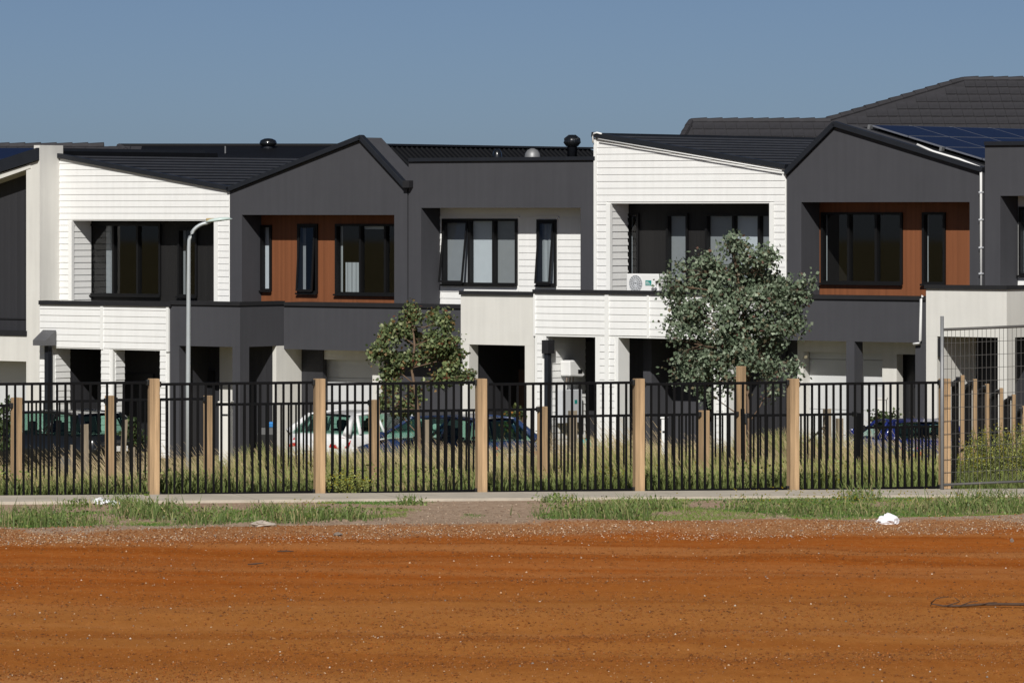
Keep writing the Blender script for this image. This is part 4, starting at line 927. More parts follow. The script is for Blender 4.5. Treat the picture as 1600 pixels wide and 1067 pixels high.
# ------------------------------------------------------------------ cars
def car(name, label, paintm, loc, heading, L=4.3, Wd=1.76, Ht=1.46, style='hatch', tail='red'):
    root = empty(name, loc, heading); tag(root, label, 'car'); hw = Wd/2
    belt = .93; xf, xr = L/2, -L/2
    st = [(xf, .52, .60, .62), (xf-.12, .30, .72, .82), (xf-.55, .22, .82, .96), (xf-1.05, .20, .93, 1.0), (.2, .20, belt+.02, 1.0), (xr+1.0, .20, belt+.05, 1.0), (xr+.35, .22, belt+.05, .97), (xr+.06, .30, belt, .88), (xr, .50, .80, .80)]
    vs = []
    for x, zb, zt, k in st:
        w_ = hw*k; sec = [(w_*.86, zb), (w_*.97, zb+.12), (w_, (zb+zt)/2), (w_*.985, zt-.10), (w_*.90, zt-.01), (w_*.5, zt+.012)]
        vs += [(x, y, z) for y, z in sec]+[(x, -y, z) for y, z in reversed(sec)]
    n = 12; fs = [(i*n+k, (i+1)*n+k, (i+1)*n+(k+1) % n, i*n+(k+1) % n) for i in range(len(st)-1) for k in range(n)]+[tuple(range(n)), tuple(range(len(vs)-1, len(vs)-n-1, -1))]
    body = MB().add(vs, fs).build('body', M[paintm], root, True)
    # glasshouse
    if style == 'sedan': xa, xb, xc, xd = xf-1.15, xf-1.85, xr+1.35, xr+.72
    else: xa, xb, xc, xd = xf-1.0, xf-1.85, xr+.62, xr+.16
    zb = belt+.02; zr = Ht; wb, wr = hw*.93, hw*.70
    mid = (xb+xc)/2-.1
    A_, B_, C_, D_ = (xa, wb, zb), (xb, wr, zr-.04), (xc, wr, zr-.05), (xd, wb, zb+.02)
    rf = []
    xsr = np.linspace(xb, xc, 7)
    for x in xsr:
        t = (x-xb)/(xc-xb); zc = zr-.05+.05*math.sin(math.pi*min(1, max(0, t*.9+.08)))
        rf += [(x, wr+.02, zc-.045), (x, wr*.9, zc), (x, wr*.45, zc+.02), (x, -wr*.45, zc+.02), (x, -wr*.9, zc), (x, -wr-.02, zc-.045)]
    MB().add(rf, [(i*6+k, i*6+k+1, (i+1)*6+k+1, (i+1)*6+k) for i in range(6) for k in range(5)]+[(i*6+5, i*6, (i+1)*6, (i+1)*6+5) for i in range(6)]).build('roof_panel', M[paintm], root, True)
    for s in (1, -1):
        m_ = lambda p: (p[0], p[1]*s, p[2])
        pl = MB()
        pl.tube([m_(A_), m_(B_)], .035, 6).tube([m_(D_), m_(C_)], [.10 if style != 'sedan' else .06, .05], 6)
        pl.tube([m_((mid, wb, zb)), m_((mid-.05, wr+.005, zr-.04))], .035, 6)
        pl.tube([m_((xc-.0, wb, zb)), m_((xc+.12, wr+.005, zr-.05))], .05, 6)
        pl.tube([m_(B_), m_(((xb+xc)/2, wr, zr+.0)), m_(C_)], .03, 6)
        pl.build('pillar', M[paintm], root, True)
        def lerpq(a, b, t): return tuple(a[i]+(b[i]-a[i])*t for i in range(3))
        for (p1, p2, p3, p4) in (((A_), (mid, wb, zb), (mid-.05, wr, zr-.05), B_), ((mid, wb, zb), D_, C_, (mid-.05, wr, zr-.05))):
            MB().add([m_(p1), m_(p2), m_(p3), m_(p4)], [(0, 1, 2, 3)]).build('side_window', M['carglass'], root)
        mr = MB().box(xa-.28, xa-.16, s*(wb+.05), s*(wb+.22), zb+.02, zb+.15).build('mirror', M[paintm], root, bevel=.03)
        for xw in (xf-.85, xr+.80):
            wm = Matrix.Translation((xw, s*(hw-.10), .31)) @ Matrix.Rotation(math.pi/2, 4, 'X')
            wh = MB().lathe([(.20, -.10), (.29, -.10), (.315, -.06), (.315, .06), (.29, .10), (.20, .10)], (0, 0, 0), 20).xf(wm).build('tyre', M['tyre'], root, True)
            rm = MB().lathe([(.20, -.102), (.20, .102)], (0, 0, 0), 14).xf(wm).build('rim', M['rim'], wh)
        # tail and head lights
        lt = MB(); zt0 = .66
        lt.add([(xr-.012, s*hw*.52, zt0+.03), (xr-.012, s*hw*.80, zt0), (xr+.20, s*hw*.955, zt0+.02), (xr+.30, s*hw*.945, zt0+.18), (xr+.10, s*hw*.86, zt0+.245), (xr+.02, s*hw*.62, zt0+.22)], [(0, 1, 2, 3, 4, 5)])
        lt.add([(xr+.03, s*hw*.52, zt0+.03), (xr+.03, s*hw*.80, zt0), (xr+.24, s*hw*.9, zt0+.02), (xr+.34, s*hw*.9, zt0+.18), (xr+.14, s*hw*.8, zt0+.24), (xr+.06, s*hw*.62, zt0+.2)], [(5, 4, 3, 2, 1, 0)])
        lt.build('tail_light', M[tail], root)
        MB().box(xf-.28, xf-.05, s*hw*.48, s*hw*.80, .60, .73).build('headlight', M['white'], root, bevel=.03)
    MB().add([(xa, wb, zb), (xb, wr, zr-.03), (xb, -wr, zr-.03), (xa, -wb, zb)], [(0, 1, 2, 3)]).build('windscreen', M['carglass'], root)
    MB().add([(xd, wb, zb+.03), (xc, wr, zr-.05), (xc, -wr, zr-.05), (xd, -wb, zb+.03)], [(3, 2, 1, 0)]).build('rear_window', M['carglass'], root)
    MB().box(xr-.05, xr+.10, -hw*.86, hw*.86, .34, .52).build('bumper', M[paintm], root, bevel=.04)
    MB().box(xr-.03, xr-.012, -.26, .26, .60, .72).build('number_plate', M['white'], root)
    for s in (1, -1):
        for xq in (.25, -.75):
            MB().box(xq-.1, xq+.08, s*.38-.22, s*.38+.22, .45, 1.02).box(xq-.05, xq+.05, s*.38-.12, s*.38+.12, 1.02, 1.22).build('seat', M['black'], root, bevel=.04)
    return root
def place(x, Y): 
    X = (x-800)/F*Y; return (X, Y, g1(X, Y)-.03)
inward = math.pi/2-TH                          # heading straight at the houses
car('parked_car', 'white hatchback parked before the garage, red tail light showing', 'pwhite', place(588, 106.8), inward, 4.35, 1.78, 1.41)
car('parked_car', 'blue hatchback angled among dry grass under the small tree', 'pblue', place(692, 102.2), math.radians(136), 4.3, 1.74, 1.46)
car('parked_car', 'black hatchback behind tall grass at the far left porch', 'pblack', place(82, 110.0), math.radians(138), 4.4, 1.78, 1.47, tail='black')
car('parked_car', 'dark navy car behind the low fence panel by the right garage', 'pnavy', place(1422, 98.0), math.radians(104), 4.3, 1.74, 1.32, 'sedan')

# ------------------------------------------------------------------ trees and shrubs
def leaf_mesh(name, C, size, cols, parent, droop=.3, aspect=1.0):
    n = len(C); a = rng.normal(size=(n, 3)); a[:, 2] -= droop; a /= np.linalg.norm(a, axis=1)[:, None]
    b = rng.normal(size=(n, 3)); b -= (b*a).sum(1)[:, None]*a; b /= np.linalg.norm(b, axis=1)[:, None]
    c = np.cross(a, b); s = (size*rng.uniform(.6, 1.3, n))[:, None]
    p0 = C; p1 = C+a*s*.5+b*s*.42*aspect+c*s*.08; p2 = C+a*s*1.05; p3 = C+a*s*.5-b*s*.42*aspect+c*s*.08
    V = np.stack([p0, p1, p2, p3], 1).reshape(-1, 3); Q = np.arange(4*n).reshape(n, 4)
    return np_mesh(name, V, Q, M['leaf'], np.repeat(cols, 4, 0), parent)
def palette(n, pal, wts):
    pal = np.array(pal); i = rng.choice(len(pal), n, p=np.array(wts)/sum(wts)); return np.clip(pal[i]*rng.uniform(.75, 1.3, (n, 1)), 0, 1)
def tree(name, label, Y, base_x, trunk_px, clumps, nleaf, size, pal, wts, depth=.8, cat='tree', trunk_r=.055, sub=.20, sig=.10):
    b = P(base_x, 700, Y); b.z = g1(b.x, Y); root = empty(name, b); tag(root, label, cat); off = b
    tp = [Vector((0, 0, -.1))]+[P(x, y, Y)-off for x, y in trunk_px]
    rr_ = list(np.linspace(trunk_r, trunk_r*.3, len(tp)))
    tr = MB().tube(tp, rr_, 9).build('trunk', M['bark'], root, True)
    br = MB(); pts = []; k = Y/F; area = sum(c[2]*c[3] for c in clumps)
    for (x, y, rx_, ry_) in clumps:
        c = P(x, y, Y)-off; c.y += random.uniform(-.35, .35)*depth
        near = min(tp[1:], key=lambda q: (q-c).length + (0 if q.z < c.z else .6)); m_ = near.lerp(c, .5)+Vector((random.uniform(-.05, .05), random.uniform(-.1, .1), random.uniform(-.08, .08)))
        br.tube([near, m_, c], [.016, .011, .007], 6)
        ns = max(5, int(rx_*ry_*k*k*5.2/sub)); nl = int(nleaf*rx_*ry_/area)
        cen = []
        for i in range(ns):
            v = rng.normal(size=3); v /= np.linalg.norm(v); r = rng.uniform(.35, 1.0)**.55
            q = Vector((c.x+v[0]*rx_*k*r, c.y+v[1]*(rx_+ry_)/2*k*depth*r, c.z+v[2]*ry_*k*r)); cen.append(q)
            br.tube([m_.lerp(c, random.random()), (c+q)/2+Vector((0, 0, -.02)), q], [.005, .004, .002], 4)
        cen = np.array([tuple(q) for q in cen]); wgt = rng.uniform(.05, 1.5, ns)**1.5+.05; idx = rng.choice(ns, nl, p=wgt/wgt.sum())
        pts.append(cen[idx]+rng.normal(size=(nl, 3))*sig)
    br.build('branches', M['bark'], root, True)['kind'] = 'stuff'
    C_ = np.concatenate(pts); leaf_mesh('crown', C_, size, palette(len(C_), pal, wts), root)['kind'] = 'stuff'
    return root
big = [(1145, 395, 26, 32), (1092, 425, 34, 34), (1185, 420, 32, 38), (1140, 445, 46, 46), (1070, 470, 34, 30), (1225, 465, 38, 38), (1185, 480, 42, 40), (1110, 500, 42, 38), (1150, 520, 48, 40), (1075, 535, 30, 30), (1215, 520, 30, 30), (1195, 550, 34, 32),
       (1095, 565, 38, 30), (1065, 575, 20, 16), (1135, 565, 34, 30), (1110, 595, 32, 20), (1225, 575, 26, 20), (1145, 600, 16, 16), (1205, 600, 14, 20), (1105, 612, 10, 18), (1250, 450, 18, 20), (1048, 445, 16, 16), (1115, 445, 30, 30), (1165, 440, 36, 36), (1205, 445, 26, 26), (1150, 480, 40, 36), (1240, 490, 26, 26), (1125, 540, 40, 32), (1170, 560, 34, 26), (1058, 500, 26, 24)]
tree('gum_tree', 'large blue-green gum tree behind the fence before the white townhouse', 92, 1172, [(1171, 660), (1168, 600), (1172, 560), (1163, 520), (1160, 470), (1152, 430), (1147, 395)], big, 20500, .077,
     [(.175, .222, .145), (.122, .165, .102), (.27, .315, .225), (.15, .13, .08), (.14, .08, .06)], [5, 4, 2.4, 1.0, .35], sub=.11, sig=.10, trunk_r=.045)
small = [(638, 492, 22, 20), (620, 520, 24, 18), (680, 505, 24, 18), (690, 528, 30, 22), (650, 530, 30, 24), (600, 545, 22, 18), (628, 555, 26, 20), (675, 555, 34, 24), (705, 560, 26, 20), (612, 578, 18, 18), (690, 585, 26, 18), (715, 590, 16, 14), (730, 585, 10, 10), (605, 600, 14, 12), (602, 625, 20, 16), (640, 620, 22, 22), (620, 645, 16, 14)]
tree('young_tree', 'smaller olive and russet young tree before the grey garage fascia', 98, 655, [(655, 680), (653, 640), (647, 600), (643, 575), (648, 540), (645, 510), (640, 490)], small, 8600, .080,
     [(.155, .195, .08), (.095, .13, .056), (.25, .275, .13), (.20, .125, .05), (.15, .06, .033)], [5, 4, 1.9, 1.0, .5], trunk_r=.045, sub=.17, sig=.075)
def shrub(x, y, rx_, ry_, Y, label, pal, wts, n=500, size=.07, name='shrub'):
    c = [(x, y, rx_, ry_), (x-rx_*.4, y+ry_*.6, rx_*.8, ry_*.7), (x+rx_*.4, y+ry_*.7, rx_*.8, ry_*.7), (x, y+ry_*1.3, rx_*.9, ry_*.6)]
    tree(name, label, Y, x, [(x, y+ry_), (x, y)], c, n, size, pal, wts, cat='shrub', trunk_r=.02, sub=.25, sig=.06)
GR = [(.06, .09, .03), (.10, .13, .05), (.035, .055, .02), (.12, .06, .02)]
shrub(6, 640, 22, 32, 99, 'leafy dark shrub at the left frame edge beside black car', GR, [4, 2, 3, .3], 1100, .07)
shrub(210, 672, 13, 13, 100, 'small dark rosette shrub before the left porch', GR, [2, 1, 4, .2], 450, .08)
shrub(800, 645, 14, 20, 106, 'small shrub with orange-tipped leaves at the off-white porch', [(.06, .09, .03), (.10, .12, .04), (.30, .13, .03), (.035, .05, .02)], [3, 2, 1.5, 2], 520, .085)
shrub(1385, 648, 18, 20, 101, 'small glossy shrub before the right garage door', GR, [4, 2, 3, .5], 520, .085)
shrub(842, 692, 12, 14, 104, 'low scrappy shrub beside the blue car boot', GR, [3, 3, 2, .2], 300, .06)

# ------------------------------------------------------------------ grass, weeds, pebbles
def blades(name, X, Y, Hh, wid, base, tip, lean, label, cat, jit=.35, parent=None, curl=.5):
    n = len(X); Z = gz(X, Y); d = rng.uniform(0, 2*np.pi, n); ln = lean[0]+rng.normal(size=n)*jit*.5; lr = rng.normal(size=n)*jit*.5
    ox = Hh*ln; oy = Hh*lr; B0 = np.stack([X, Y, Z-.02], 1)
    P1 = B0+np.stack([ox*.3, oy*.3, Hh*.55], 1); P2 = B0+np.stack([ox, oy, Hh*(1-.12*np.abs(ln))], 1)
    wv = np.stack([np.cos(d)*.5+.6*np.sign(np.cos(d)), np.sin(d)*.6, np.zeros(n)], 1)*(wid*.5)[:, None]
    V = np.stack([B0-wv, B0+wv, P1+wv*.8, P1-wv*.8, P2+wv*.18, P2-wv*.18], 1).reshape(-1, 3)
    i = np.arange(n)*6; Q = np.concatenate([np.stack([i, i+1, i+2, i+3], 1), np.stack([i+3, i+2, i+4, i+5], 1)])
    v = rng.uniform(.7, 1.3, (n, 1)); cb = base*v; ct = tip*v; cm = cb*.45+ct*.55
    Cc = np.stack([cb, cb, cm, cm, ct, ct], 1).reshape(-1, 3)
    o = np_mesh(name, V, Q, M['blade'], np.clip(Cc, 0, 1), parent)
    return tag(o, label, cat, kind='stuff')
def scatter(n, dlo, dhi, xlo=-40, xhi=1640):
    xs = rng.uniform(xlo, xhi, n); d = rng.uniform(dlo, dhi, n); t = (xs-800)/F; Y = (79+d)/(1-SL*t); return t*Y, Y, d
# tall field behind the front fence
X, Y, d = scatter(120000, 1.5, 27)
keep = vnoise(X*.9, Y*.7, 21)*.6+vnoise(X*.25, Y*.25, 22)*.6 > rng.uniform(.15, .75, len(X)); X, Y, d = X[keep], Y[keep], d[keep]
hs = (.30+.75*vnoise(X*.5, Y*.4, 23)*np.clip(d/8, .25, 1.0))*rng.uniform(.6, 1.25, len(X))
hs *= np.where(d > 20, .75, 1.0)
n = len(X); dry = (rng.uniform(size=n) < np.clip(.14+.7*(vnoise(X*.4, Y*.3, 24)-.4)+.018*d, .08, .75))[:, None]
base = np.where(dry, (.20, .18, .075), (.135, .185, .05)); tip = np.where(dry, (.60, .47, .26), (.36, .39, .13))
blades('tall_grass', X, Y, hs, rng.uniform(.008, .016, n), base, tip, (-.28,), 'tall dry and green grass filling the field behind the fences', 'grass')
# seed stalks, pale and leaning left
X, Y, d = scatter(9000, 6, 24); keep = vnoise(X*.45, Y*.2, 31) > .42; X, Y, d = X[keep], Y[keep], d[keep]; n = len(X)
blades('grass_stalks', X, Y, rng.uniform(.75, 1.3, n)*(.8+.3*vnoise(X*.4, Y*.3, 23)), rng.uniform(.010, .018, n), np.tile((.30, .24, .12), (n, 1)), np.tile((.60, .47, .29), (n, 1)), (-.42,), 'pale straw seed stalks leaning left over the field', 'grass', .25)
# weeds close behind the front fence
X, Y, d = scatter(26000, .25, 3.2); keep = vnoise(X*1.1, Y*.6, 41) > rng.uniform(.3, .85, len(X)); X, Y, d = X[keep], Y[keep], d[keep]; n = len(X)
blades('fence_weeds', X, Y, rng.uniform(.08, .42, n)*(.4+vnoise(X*.8, Y*.5, 42)), rng.uniform(.010, .028, n), np.tile((.085, .12, .03), (n, 1)), np.tile((.21, .25, .08), (n, 1)), (0,), 'green weeds along the foot of the front fence', 'weeds', .8)
# verge: short turf in patches and taller tufts
X, Y, d = scatter(150000, -8.9, -1.85); px_ = X/Y*F+800
e = edge_d(X, Y)
tm = vnoise(X*.55+3, d*.55, 51)*.55+vnoise(X*1.7, d*.9, 52)*.45
boost = np.interp(px_, [0, 150, 330, 560, 640, 860, 900, 1010, 1060, 1300, 1600], [.03, .02, .08, .03, -.06, -.09, .02, .06, .0, .06, .06])
boost = boost - np.where((d > -3.6) & (px_ < 1000), .16, 0)
keep = (tm+boost > .50+rng.normal(size=len(X))*.03) & (e > .9); Xt, Yt, dt = X[keep], Y[keep], d[keep]; n = len(Xt)
gcol = np.where((vnoise(Xt*.5, dt*.5, 53) > .45)[:, None], (.065, .155, .02), (.14, .20, .04))
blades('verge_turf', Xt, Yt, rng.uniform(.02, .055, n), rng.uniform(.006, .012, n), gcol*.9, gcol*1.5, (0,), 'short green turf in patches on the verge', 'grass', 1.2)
tuft_c = [(20, -7.4, 1.0, .30), (70, -7.2, 1.0, .30), (110, -6.6, .7, .22), (215, -4.6, .6, .30), (245, -5.2, .8, .30), (310, -6.4, .7, .32), (335, -5.6, .6, .2), (455, -6.6, .7, .28), (500, -5.8, .8, .24), (545, -6.3, .7, .28), (420, -5.0, .5, .2), (905, -6.2, .9, .30), (940, -5.6, .8, .32), (975, -7.0, .6, .30), (1000, -4.6, .6, .26), (1040, -4.2, .5, .2), (1180, -5.0, .8, .24), (1240, -5.6, .9, .26), (1290, -5.0, .7, .24),
          (1350, -6.0, .7, .2), (1345, -2.6, .5, .26), (1440, -5.6, .8, .22), (1500, -5.2, .9, .28), (1560, -4.6, 1.0, .34), (1590, -6.0, .9, .32), (1480, -7.0, .6, .2), (640, -2.6, .3, .16), (120, -2.6, .4, .16), (200, -2.3, .5, .26), (870, -2.5, .4, .2)]
XX = []; YY = []; HH = []
for cx, cdd, r, hh in tuft_c:
    m_ = int(300*r*(.6+hh*2)); t = (cx-800)/F; Y0 = (79+cdd)/(1-SL*t); XX.append(t*Y0+rng.normal(size=m_)*r*.36); YY.append(Y0+rng.normal(size=m_)*r*.5); HH.append(hh*random.uniform(.8, 1.45)*rng.uniform(.15, .95, m_)**1.2)
X, Y, H_ = np.concatenate(XX), np.concatenate(YY), np.concatenate(HH); n = len(X); gcol = palette(n, [(.095, .145, .036), (.135, .185, .058), (.22, .22, .095), (.34, .28, .145)], [4, 4, 2, 1])
blades('verge_weeds', X, Y, H_, rng.uniform(.007, .02, n), gcol*.85, gcol*1.35, (-.05,), 'taller weed tufts scattered along the verge', 'weeds', .75)
XX = []; 
for cx, cdd, r, hh in tuft_c:
    m_ = int(260*r); t = (cx-800)/F; Y0 = (79+cdd)/(1-SL*t); xx_ = t*Y0+rng.normal(size=m_)*r*.40; yy_ = Y0+rng.normal(size=m_)*r*.5
    XX.append(np.stack([xx_, yy_, gz(xx_, yy_)+hh*.75*rng.uniform(.05, 1, m_)**1.6], 1))
C_ = np.concatenate(XX); tag(leaf_mesh('verge_leaves', C_, .05, palette(len(C_), [(.13, .19, .042), (.19, .24, .065), (.08, .125, .03), (.24, .24, .09)], [4, 3, 3, 1]), None, -.1, .8), 'leafy low weeds in clumps on the verge', 'weeds', kind='stuff')
X, Y, d = scatter(26000, 1.0, 16); keep = vnoise(X*.7+9, Y*.5, 91) > .58; X, Y, d = X[keep], Y[keep], d[keep]; n = len(X)
C_ = np.stack([X, Y, gz(X, Y)+rng.uniform(.05, 1, n)**1.2*(.2+.5*vnoise(X*.9, Y*.6, 92))], 1)
tag(leaf_mesh('field_leaves', C_, .055, palette(n, [(.21, .27, .065), (.29, .33, .09), (.14, .19, .045)], [4, 3, 2]), None, -.1, .7), 'leafy green weeds among the tall field grass', 'weeds', kind='stuff')
# yellow flowers of the wild mustard
def petals(name, X, Y, Z, label, size=.016):
    n = len(X); c = np.stack([X, Y, Z], 1); s = size*rng.uniform(.7, 1.3, n)[:, None]
    V = np.stack([c+s*(1, 0, 0), c+s*(0, -.6, .7), c+s*(-1, 0, 0), c+s*(0, .6, -.7), ], 1).reshape(-1, 3); Q = np.arange(4*n).reshape(n, 4)
    o = np_mesh(name, V, Q, M['blade'], np.repeat(np.tile((.62, .52, .03), (n, 1))*rng.uniform(.8, 1.15, (n, 1)), 4, 0)); return tag(o, label, 'flowers', kind='stuff')
fx = []; 
X, Y, d = scatter(1500, .4, 10); keep = vnoise(X*.6, Y*.4, 61)+.35*(X > 0) > .72; X, Y = X[keep], Y[keep]
petals('field_flowers', X, Y, gz(X, Y)+rng.uniform(.15, .55, len(X)), 'small yellow flowers dotted through the field grass')
pc = [(1190, -4.6, 1.1), (1240, -4.4, 1.1), (1290, -4.2, .9), (1330, -4.4, .7), (1400, -4.6, .9), (1480, -4.6, 1.0), (1560, -4.6, 1.0), (500, -5.6, .6), (470, -6.4, .4), (930, -5.8, .6)]
X = []; Y = []
for cx, cdd, r in pc:
    t = (cx-800)/F; Y0 = (79+cdd)/(1-SL*t); m_ = int(40*r); X.append(t*Y0+rng.normal(size=m_)*r*.5); Y.append(Y0+rng.normal(size=m_)*r*.4)
X, Y = np.concatenate(X), np.concatenate(Y)
petals('verge_flowers', X, Y, gz(X, Y)+rng.uniform(.08, .3, len(X)), 'small yellow flowers on the verge weeds', .013)
# bushy mustard plants at the right
def mustard(x, yb, Y, hgt, wd, label, n=90):
    b = P(x, yb, Y); b.z = g1(b.x, Y); root = empty('mustard_plant', b); tag(root, label, 'plant', 'flowering mustard plants by the mesh fence')
    st = MB(); lv = []; fl_ = []
    for i in range(n):
        a = random.uniform(0, 6.28); r = wd*math.sqrt(random.random()); hh = hgt*random.uniform(.55, 1.08)*(1-.35*(r/wd)**2); tx, ty = r*math.cos(a), r*math.sin(a)
        p = [Vector((tx*.25, ty*.25, 0)), Vector((tx*.6, ty*.6, hh*.5)), Vector((tx+random.uniform(-.05, .05), ty, hh))]
        st.tube(p, [.006, .005, .003], 4)
        for j in range(46):
            t = random.random()**.8; q = (p[0].lerp(p[1], t*2) if t < .5 else p[1].lerp(p[2], t*2-1)); lv.append(tuple(q+Vector((random.gauss(0, .045), random.gauss(0, .045), random.gauss(0, .03)))))
        for j in range(3): fl_.append(tuple(p[2]+Vector((random.gauss(0, .03), random.gauss(0, .03), random.gauss(0, .04)))))
    st.build('stems', mat('weed_stem', (.13, .15, .055), .7) if 'weed_stem' not in bpy.data.materials else bpy.data.materials['weed_stem'], root)['kind'] = 'stuff'
    leaf_mesh('leaves', np.array(lv), .042, palette(len(lv), [(.29, .32, .085), (.38, .39, .12), (.19, .23, .06)], [3, 2, 2]), root, -.2, .6)['kind'] = 'stuff'
    f = np.array(fl_); n_ = len(f); s = .014; V = np.stack([f+(s, 0, 0), f+(0, -s*.6, s*.7), f+(-s, 0, 0), f+(0, s*.6, -s*.7)], 1).reshape(-1, 3)
    np_mesh('flowers', V, np.arange(4*n_).reshape(n_, 4), M['blade'], np.tile((.62, .52, .03), (4*n_, 1)), root)['kind'] = 'stuff'
mustard(1545, 760, 83.6, 1.18, .46, 'tallest yellow-flowered mustard bush behind the mesh fence')
mustard(1590, 760, 84.2, 1.1, .46, 'mustard bush at the right frame edge behind the mesh fence')
mustard(1512, 762, 83.2, .7, .3, 'low mustard clump at the foot of the side fence', 50)
mustard(950, 765, 81.2, .40, .35, 'low yellow-flowered weed behind the fence before the white pillar', 40)
mustard(1285, 768, 81.9, .34, .28, 'low dark weed at the foot of the fence right of a pine post', 40)
mustard(545, 768, 78.2, .42, .36, 'wispy weed clump at the fence foot right of the second big post', 45)
# pebbles in the dirt and the gravel margin
def pebbles(name, X, Y, S, cols, label):
    n = len(X); Z = gz(X, Y); r = rng.uniform(.6, 1.2, (n, 6)); c = np.stack([X, Y, Z+S*.2], 1)
    dirs = np.array([(1, 0, 0), (0, 1, 0), (-1, 0, 0), (0, -1, 0), (0, 0, .75), (0, 0, -.6)]); a = rng.uniform(0, 6.28, n); ca, sa = np.cos(a), np.sin(a)
    V = np.zeros((n, 6, 3))
    for k in range(6):
        dx, dy, dz = dirs[k]; V[:, k, 0] = c[:, 0]+(dx*ca-dy*sa)*S*r[:, k]; V[:, k, 1] = c[:, 1]+(dx*sa+dy*ca)*S*r[:, k]; V[:, k, 2] = c[:, 2]+dz*S*r[:, k]
    i = (np.arange(n)*6)[:, None]; T = np.array([(0, 1, 4), (1, 2, 4), (2, 3, 4), (3, 0, 4), (1, 0, 5), (2, 1, 5), (3, 2, 5), (0, 3, 5)])
    Q = (i[:, :, None]+T[None]).reshape(-1, 3)
    tag(np_mesh(name, V.reshape(-1, 3), Q, M['pebble'], np.repeat(cols, 6, 0)), label, 'gravel', kind='stuff')
def dirtpts(n, ylo, yhi):
    x = rng.uniform(-30, 1630, n); y = rng.uniform(ylo, yhi, n); Y = F*CZ/(y-HZ); return (x-800)/F*Y, Y
PB = [(.24, .085, .022), (.32, .165, .07), (.46, .32, .20), (.52, .46, .38), (.13, .055, .025), (.24, .20, .17)]
X, Y = dirtpts(12000, 840, 1075); n = len(X); pebbles('dirt_pebbles', X, Y, .004+.016*rng.uniform(size=n)**5, palette(n, PB, [5, 3, 1.2, .6, 4, .5]), 'loose pebbles scattered over the red dirt')
X, Y = dirtpts(90000, 830, 1080); keep = vnoise(X*.25, (Y-SL*X)*.9, 77)+.25*vnoise(X*1.5, Y*1.2, 78) > rng.uniform(.2, 1.0, len(X)); X, Y = X[keep], Y[keep]; n = len(X); pebbles('dirt_clods', X, Y, .005+.018*rng.uniform(size=n)**3.5, palette(n, [(.25, .080, .013), (.22, .075, .014), (.26, .10, .026), (.15, .05, .011)], [4, 3, 3, 2]), 'small clods of the red dirt')
X, Y, d = scatter(60000, -12.5, -7.2); e = edge_d(X, Y); keep = rng.uniform(size=len(X)) < np.exp(-((e+.9)/1.0)**2)*(.25+.9*vnoise(X*.6, d*1.3, 71)); X, Y = X[keep], Y[keep]; n = len(X)
pebbles('gravel_margin', X, Y, .007+.014*rng.uniform(size=n)**2.5, palette(n, np.array(PB)*1.05, [4, 4, 3, .8, 2, .8]), 'pale gravel along the edge of the red dirt')
X, Y, d = scatter(9000, -8.6, -1.9); n = len(X); pebbles('verge_crumbs', X, Y, .006+.018*rng.uniform(size=n)**4, palette(n, [(.33, .24, .17), (.22, .15, .10), (.45, .36, .27)], [4, 3, 1]), 'crumbs of sandy soil on the verge')

# ------------------------------------------------------------------ litter and sticks
def crumple(name, x, y, wpx, hpx, label, m, cat):
    Y = F*CZ/(y-HZ); X = (x-800)/F*Y; wv, hv = wpx/F*Y, hpx/F*Y; z0 = g1(X, Y)
    nu, nv = 26, 14; vs = []
    sd_ = random.random()*50
    for j in range(nv+1):
        ph = math.pi*j/nv
        for i in range(nu):
            t = 2*math.pi*i/nu; r = 1+.55*(float(vnoise(math.cos(t)*2.2+sd_, math.sin(t)*2.2+ph*1.5, 5))-.5)+.5*(float(vnoise(t*3+sd_, ph*4, 8))-.5)
            vs.append((wv/2*r*math.sin(ph)*math.cos(t), wv/3*r*math.sin(ph)*math.sin(t), hv*.34+hv*.42*r*math.cos(ph)*(1+.5*math.cos(t+sd_))))
    fs = [(j*nu+i, j*nu+(i+1) % nu, (j+1)*nu+(i+1) % nu, (j+1)*nu+i) for j in range(nv) for i in range(nu)]
    o = MB().add(vs, fs).build(name, M[m], None); o.location = (X, Y, z0); return tag(o, label, cat)
crumple('plastic_bag', 1387, 813, 32, 17, 'crumpled white plastic bag on the right verge grass', 'bag', 'bag')
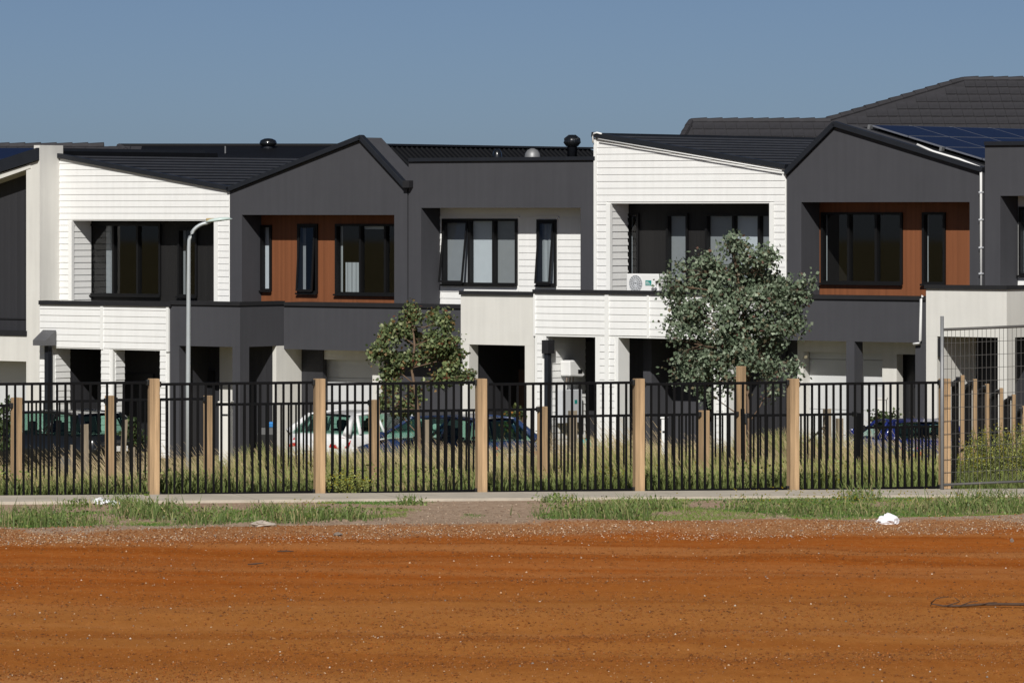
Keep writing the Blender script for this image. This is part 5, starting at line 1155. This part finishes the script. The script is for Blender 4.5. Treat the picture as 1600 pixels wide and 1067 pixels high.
crumple('plastic_bag', 160, 795, 30, 11, 'torn white plastic bag lying by the left path edge', 'bag', 'bag')
crumple('plastic_bag', 181, 797, 12, 9, 'small white plastic scrap right of the torn bag', 'bag', 'bag')
crumple('cloth_sack', 411, 829, 40, 10, 'flattened dusty sack on the verge edge', 'sack', 'sack')
crumple('stone', 528, 840, 13, 7, 'dark lone stone at the gravel margin', 'stone', 'stone')
crumple('dirt_clod', 1581, 837, 5, 7, 'small dark clod near the right dirt edge', 'stone', 'stone')
def stick(name, px, r, label, lift=.02):
    Y0 = F*CZ/(px[0][1]-HZ); b = Vector(((px[0][0]-800)/F*Y0, Y0, 0)); b.z = g1(b.x, b.y)
    e = empty(name, b); tag(e, label, 'branch'); return e, b, Y0
def gpt(x, y, Yc, lift): 
    q = P(x, y, Yc); return q
e, b, Yb = stick('dead_branch', [(1455, 941)], .02, 'dark dead branch lying on the red dirt at right')
k = Yb/F
def bp_(x, y): return Vector(((x-1455)*k, random.uniform(-.04, .04), max(.012, (941-y)*k+.015)))
MB().tube([bp_(*q) for q in ((1455, 937), (1475, 941), (1500, 940.5), (1530, 939), (1560, 938), (1600, 938), (1650, 937))], [.006, .010, .013, .015, .016, .018, .02], 7).build('main_stem', M['stick'], e, True)
for tw in (((1455, 937), (1462, 929), (1482, 926)), ((1480, 940), (1498, 935), (1500, 934), (1492, 928)), ((1500, 940), (1515, 935), (1528, 933)), ((1530, 939), (1545, 936), (1558, 935)), ((1456, 937), (1453, 944))):
    MB().tube([bp_(*q) for q in tw], [.008]+[.006]*(len(tw)-2)+[.004], 5).build('twig', M['stick'], e, True)
for px, lab in ((((387, 888), (399, 887), (411, 886)), 'short dark stick on the dirt, left of centre'), (((433, 866), (446, 865.5), (459, 865.5)), 'thin dark stick along the gravel margin')):
    e, b, Yb = stick('stick', px, .01, lab); k = Yb/F
    MB().tube([Vector(((q[0]-px[0][0])*k, random.uniform(-.02, .02), .02+(px[0][1]-q[1])*k)) for q in px], [.008, .013, .006], 6).build('stick_shaft', M['stick'], e, True)
